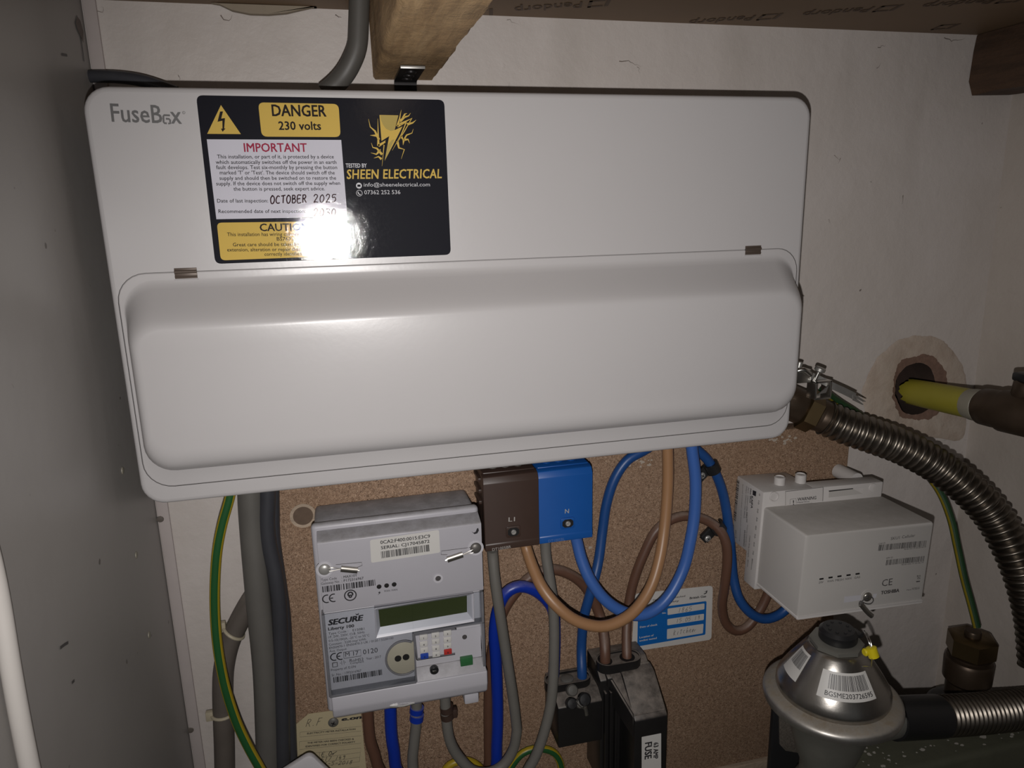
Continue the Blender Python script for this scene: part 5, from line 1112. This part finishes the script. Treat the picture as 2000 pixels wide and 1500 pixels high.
def gas():
    # upper corrugated hose
    t = thing('gas_hose', 'upper corrugated metal gas hose curving from the unit corner to the right edge', 'hose', at(1700, 845, Y=-.06))
    pts = [at(x, y, Y=d) for x, y, d in ((1612, 816, -.040), (1650, 833, -.047), (1700, 850, -.055), (1760, 872, -.064), (1825, 906, -.076), (1885, 950, -.090), (1937, 1004, -.104), (1975, 1068, -.118), (2003, 1136, -.130), (2022, 1215, -.140), (2030, 1300, -.15))]
    b = MB(); hose(b, pts, .0170, .0032, .0068, 'hose'); b.build('corrugated_tube', t)
    d = (pts[0] - pts[1]).normalized(); p0 = pts[0]
    b = MB(); b.lathe([(.0150, -.004), (.0152, .006), (.0140, .008)], p0, d, 'brass_dark', 30); b.build('ferrule', t)
    b = MB(); b.lathe([(.0185, .009), (.0200, .010), (.0200, .0215), (.0182, .0225)], p0, d, 'brass', hexn=6, ph=.3); b.lathe([(.0158, .006), (.0158, .010)], p0, d, 'brass_dark', 30); b.build('hexagon_nut', t, 'brass hexagon nut')
    b = MB(); b.lathe([(.0150, .022), (.0165, .024), (.0165, .040), (.0120, .042)], p0, d, 'brass_dark', 30); b.build('elbow_body', t)
    # earth clamp
    base = at(1600, 760, Y=-.045)
    t = thing('earth_clamp', 'bright steel earth clamp with screw and pointed strap end above the hose nut', 'clamp', base)
    Z = lambda x, y, d: at(1540 + x / 4.348, 690 + y / 4.348, Y=d)
    b = MB(); st = [Z(60, 200, -.050), Z(150, 180, -.052), Z(260, 220, -.055), Z(360, 270, -.058), Z(470, 320, -.060), Z(560, 365, -.061)]
    P = spline(st, .004); L = []
    for i, p in enumerate(P):
        q = (P[min(i + 1, len(P) - 1)] - P[max(i - 1, 0)]).normalized(); up = Vector((0, 1, 0)).cross(q) * -1; up.normalize(); wd = .0060
        n = q.cross(up); L.append([p + up * wd * .5 + n * .0006, p - up * wd * .5 + n * .0006, p - up * wd * .5 - n * .0006, p + up * wd * .5 - n * .0006])
    b.loft(L, 'zinc')
    tip1 = [Z(545, 340, -.061), Z(660, 408, -.0625), Z(655, 414, -.0625), Z(560, 378, -.061)]; tip2 = [Z(540, 352, -.061), Z(565, 378, -.061), Z(642, 436, -.0625), Z(634, 440, -.0625), Z(545, 398, -.061)]
    for tp in (tip1, tip2): b.prism([(p.x, p.z) for p in tp], 'y', -.0620, -.0608, 'zinc')
    b.build('strap', t)
    b = MB(); c = Z(120, 170, -.054); b.rbox(c.x - .011, c.x + .006, -.0585, -.047, c.z - .008, c.z + .004, 'steel', .001)
    b.tube([Z(80, 150, -.059), Z(130, 140, -.061), Z(190, 185, -.061)], .0022, 'steel', 12, .002); b.build('saddle', t)
    b = MB(); c = Z(245, 290, -.054)
    for (x0, x1, z0, z1) in ((-.0085, .0080, .0060, .0078), (-.0085, -.0065, -.008, .0078), (.0062, .0082, -.0072, .0078), (-.0085, .008, -.009, -.0072)): b.rbox(c.x + x0, c.x + x1, -.0630, -.0505, c.z + z0, c.z + z1, 'steel', .0004)
    b.prism([(c.x - .005, c.z - .004), (c.x + .003, c.z - .003), (c.x + .005, c.z + .003)], 'y', -.0625, -.0615, 'zinc'); b.build('cage', t)
    b = MB(); a, c2 = Z(235, 205, -.0595), Z(262, 150, -.0605); dd = (c2 - a).normalized(); b.tube([a - dd * .004, (a + c2) / 2, c2], .0018, 'steel', 12, .002); b.lathe([(.0030, -.001), (.0046, 0), (.0047, .0026), (.0040, .0034)], c2, dd, 'zinc', 22); b.build('screw', t)
    b = MB(); c = Z(90, 105, -.052); b.lathe([(.0026, -.004), (.0028, .003), (.0014, .0036)], c, (.2, 0, 1), 'zinc', 16); b.build('screw', t)
    # yellow sleeved pipe coming out of the wall
    h = at(1776, 764, Y=0); e = at(1888, 787, Y=-.072); dr = (e - h).normalized()
    t = thing('gas_pipe', 'yellow sleeved gas pipe coming out of the broken plaster hole', 'pipe', h)
    b = MB(); rr = random.Random(2); st = h + dr * .004; u = dr.orthogonal().normalized(); w = dr.cross(u); L = []
    for s, r in ((0, .0128), (.02, .0134), (.05, .0136), (.077, .0137)):
        L.append([st + dr * (s + (rr.uniform(-.005, .002) if s == 0 else 0)) + (u * math.cos(a) + w * math.sin(a)) * r for a in [2 * PI * j / 36 for j in range(36)]])
    b.loft(L, 'yellow_pipe', False, True); b.build('yellow_sleeve', t)
    b = MB(); b.lathe([(.0112, .030), (.0112, .040), (.0134, .070), (.0146, .0775), (.0146, .085), (.0130, .0865)], st, dr, 'pipe_grey', 30); b.build('collar', t)
    b = MB(); b.lathe([(.0148, .086), (.0165, .0885), (.0168, .100), (.0160, .104), (.0160, .108), (.0185, .110), (.0185, .135), (.0165, .138), (.0165, .19)], st, dr, 'brass_dark', 32); v = b.build('valve_body', t)
    c = st + dr * .122 + Vector((.002, -.004, .015))
    b = MB(); b.lathe([(.0110, 0), (.0120, .002), (.0120, .012), (.0105, .014)], c, (0, -.15, 1), 'brass_dark', 24); b.rbox(c.x - .009, c.x + .009, c.y - .009, c.y + .009, c.z + .0135, c.z + .021, 'black_pl', .002); b.build('valve_spindle', v)
    b = MB(); b.lathe([(.0030, 0), (.0030, .002), (.002, .0026)], c + Vector((-.006, -.0112, .006)), (-.4, -1, 0), 'screw', 14); b.build('screw', v)
    # brass compression fitting on the right wall
    c = at(1893, 1290, Y=-.080); x, y, z = c
    t = thing('brass_fitting', 'dark brass compression fitting standing behind the lower hose', 'pipe fitting', (x, y, z - .04))
    b = MB(); b.lathe([(.0205, .008), (.0225, .0095), (.0225, .0265), (.0195, .0285), (.009, .0285)], c, (0, 0, 1), 'brass', hexn=6, ph=.25); b.lathe([(.0075, .028), (.0075, .033), (.0068, .034)], c, (0, 0, 1), 'brass_dark', 20); b.build('top_nut', t)
    b = MB(); b.lathe([(.0200, .0075), (.0170, .007), (.0170, .004), (.0205, .003), (.0225, .0), (.0220, -.020), (.0185, -.024), (.0185, -.040)], c, (0, 0, 1), 'brass_dark', 28); b.build('body', t)
    b = MB(); b.lathe([(.0330, zz(-.4546) - z), (.0330, zz(-.4510) - z), (.0290, zz(-.4470) - z), (.0200, zz(-.4440) - z)], c, (0, 0, 1), 'black_pl', 32); b.build('foot', t)
    # lower hose and cuff
    t = thing('gas_hose', 'lower corrugated metal gas hose with black cuff joining the silver regulator', 'hose', at(1850, 1395, Y=-.15))
    q = [at(x_, y_, Y=d) for x_, y_, d in ((1826, 1399, -.150), (1880, 1396, -.149), (1940, 1391, -.148), (2000, 1384, -.147), (2060, 1374, -.146))]
    b = MB(); hose(b, q, .0178, .0024, .0052, 'hose'); b.build('corrugated_tube', t)
    a = at(1742, 1403, Y=-.151); b = MB(); b.tube([a, a.lerp(q[0], .5), q[0], q[0].lerp(q[1], .12)], .0182, 'black_pl', 28, .004); b.build('cuff', t)
gas()

def gas_meter():
    x0, x1, y0, y1, z1 = .3000, .5285, -.134, -.0600, zz(-.455)
    t = thing('gas_meter', 'dirty olive grey metal casing flecked with white paint under the lower hose', 'gas meter', ((x0 + x1) / 2, (y0 + y1) / 2, zz(ZF)))
    b = MB(); b.rbox(x0, x1, y0, y1, zz(ZF) + .0003, z1, 'floor', .006, 3); b.build('casing', t)
    q = MB(); rr = random.Random(5)
    for i in range(150):
        x = rr.uniform(x0 + .008, x1 - .008); y = rr.uniform(y0 + .008, y1 - .008); a = abs(rr.gauss(0, .0011)) + .0004
        q.add([(x + a * rr.uniform(.6, 1.5) * math.cos(k * PI / 4), y + a * rr.uniform(.6, 1.2) * math.sin(k * PI / 4), z1 + .0002 + i * .000001) for k in range(8)], [tuple(range(8))], 'speck', False)
    o = q.build('paint_flecks', t); o['kind'] = 'stuff'
gas_meter()

def regulator():
    c = Vector((.2562, -.160, zz(-.3312)))
    t = thing('gas_regulator', 'silver dome shaped gas regulator with barcode labels under the grey hub', 'gas regulator', (c.x, c.y, c.z - .10))
    up = Vector((0, 0, 1))
    dome = [(.0428, .0028), (.0436, .0050), (.0434, .0085), (.0416, .0130), (.0378, .0195), (.0322, .0280), (.0268, .0360), (.0225, .0420), (.0205, .0440), (.0195, .0445)]
    b = MB(); b.lathe(dome, c, up, 'alu', 72); b.build('dome', t)
    b = MB(); b.lathe([(.040, -.0090), (.0500, -.0088), (.0526, -.0070), (.0535, -.0040), (.0528, -.0008), (.0505, .0012), (.0470, .0022), (.0440, .0030)], c, up, 'alu_dusty', 72); b.build('flange', t)
    b = MB(); b.lathe([(.0400, -.0092), (.0355, -.0150), (.0285, -.0400), (.0240, -.0560), (.0200, -.0660), (.0200, -.0800), (.0230, -.0840), (.0240, -.0980), (.0205, -.1000), (.0205, -.1300), (.0205, c.z * -1 + zz(ZF) + .001)], c, up, 'alu_dark', 48); b.build('lower_cone', t)
    b = MB(); b.lathe([(.0185, .0440), (.0205, .0450), (.0205, .0480), (.0185, .0490)], c, up, 'alu_dark', hexn=8, ph=.2); b.build('hexagon_plate', t)
    b = MB(); b.lathe([(.0135, .0485), (.0145, .0500), (.0145, .0560), (.0120, .0585), (.0060, .0590)], c + Vector((.001, 0, 0)), up, 'black_pl', 36)
    b.rbox(c.x + .010, c.x + .0205, c.y - .006, c.y + .004, c.z + .0500, c.z + .0530, 'black_pl', .001)
    for a in range(8): b.lathe([(.0013, 0), (.0011, .0008)], c + Vector((.001 + .008 * math.cos(a * PI / 4), .008 * math.sin(a * PI / 4), .0586)), up, 'black_pl', 8)
    b.build('cap', t, 'black plastic cap')
    # sealing wire with yellow tag
    W = [c + Vector((.020, -.004, .0520)), c + Vector((.030, -.012, .0490)), c + Vector((.036, -.018, .0400)), c + Vector((.0375, -.024, .0290))]
    tagp = at(1704, 1274, Y=c.y - .030)
    W = [c + Vector((.021, -.004, .0525)), at(1690, 1232, Y=c.y - .016), at(1700, 1252, Y=c.y - .026), tagp]
    b = MB(); b.tube(W, .0005, 'steel', 6, .002); b.tube([p + Vector((-.0024, -.001, .0004)) for p in W[:3]] + [tagp], .0005, 'steel', 6, .002); b.tube([tagp, at(1703, 1290, Y=c.y - .034), at(1701, 1303, Y=c.y - .040), at(1692, 1302, Y=c.y - .043), at(1684, 1302, Y=c.y - .045)], .0004, 'steel', 6, .002)
    s = b.build('sealing_wire', t)
    b = MB(); b.lathe([(.0030, -.0035), (.0046, -.0028), (.0046, .0028), (.0030, .0035)], tagp, (.9, -.3, .3), 'yellow_tag', 20) if False else b.lathe([(.0030, -.0042), (.0040, -.0036), (.0040, .0036), (.0030, .0042)], tagp, (.25, -.3, -1), 'yellow_tag', 20); b.lathe([(.0022, -.0020), (.0030, -.0012), (.0028, .0014), (.0016, .0020)], tagp + Vector((-.0040, .002, -.0004)), (1, 0, 0), 'yellow_tag', 18); b.build('seal_tag', s, 'yellow plastic seal')
    # labels wrapped on the dome
    def on(prof, u, v, a0, a1, s0, s1, lift):
        s = s0 + (s1 - s0) * v; k = int(s); k = min(k, len(prof) - 2); f = s - k
        r = prof[k][0] * (1 - f) + prof[k + 1][0] * f; h = prof[k][1] * (1 - f) + prof[k + 1][1] * f
        a = math.radians(a0 + (a1 - a0) * u); n = Vector((math.cos(a), math.sin(a), .62)).normalized()
        return c + Vector((r * math.cos(a), r * math.sin(a), h)) + n * lift
    for (a0, a1, s0, s1, words, sd) in ((-146, -76, 3.95, 6.05, 'BGSME203726595', 4), (-208, -174, 4.0, 6.6, '', 5)):
        b = MB(); nu, nv = 24, 8; G = [on(dome, i / nu, j / nv, a0, a1, s0, s1, .0004) for j in range(nv + 1) for i in range(nu + 1)]
        b.add(G, [(j * (nu + 1) + i, j * (nu + 1) + i + 1, (j + 1) * (nu + 1) + i + 1, (j + 1) * (nu + 1) + i) for j in range(nv) for i in range(nu)], 'paper'); lb = b.build('barcode_label', t, 'white barcode label')
        b = MB(); rr = random.Random(sd); u = .16
        while u < .90:
            w = rr.choice((.005, .008, .012, .016)); V = [on(dome, x, y, a0, a1, s0, s1, .0007) for y in (.36, .5, .64, .78, .90) for x in (u, u + w)]
            b.add(V, [(2 * i, 2 * i + 1, 2 * i + 3, 2 * i + 2) for i in range(4)], 'ink', False); u += w + rr.choice((.006, .01, .016))
        if words: V, F, h = glyphs(words, .008); b.add([on(dome, .12 + .82 * p, .12 + q * .17 / h, a0, a1, s0, s1, .0008 + q_) for p, q, q_ in V], F, 'ink', False)
        b.build('lettering', lb)
    # outlet boss towards the hose and the black bracket behind
    b = MB(); a = at(1742, 1403, Y=-.151); b.tube([Vector((c.x + .012, a.y, a.z)), Vector((c.x + .03, a.y, a.z)), a + Vector((.002, 0, 0))], .0160, 'alu_dark', 28, .006); b.build('inlet_boss', t)
    y0 = -.108
    t = thing('meter_bracket', 'dusty black steel bracket behind the silver regulator', 'bracket', (.23, -.08, zz(ZF)))
    A = at(1512, 1380, Y=y0); B_ = at(1600, 1500, Y=y0); b = MB(); b.rbox(A.x, B_.x, y0, y0 + .005, zz(ZF), A.z, 'black_pl', .001); b.build('upright', t)
    b = MB(); P = [at(*p, Y=y0) for p in ((1520, 1385), (1620, 1400), (1620, 1479), (1578, 1472), (1532, 1464), (1521, 1452))]; b.prism([(p.x, p.z) for p in P], 'y', y0 - .0018, y0 - .0002, 'dusty_plate', .0004); b.build('plate', t, 'speckled dusty steel plate')
regulator()
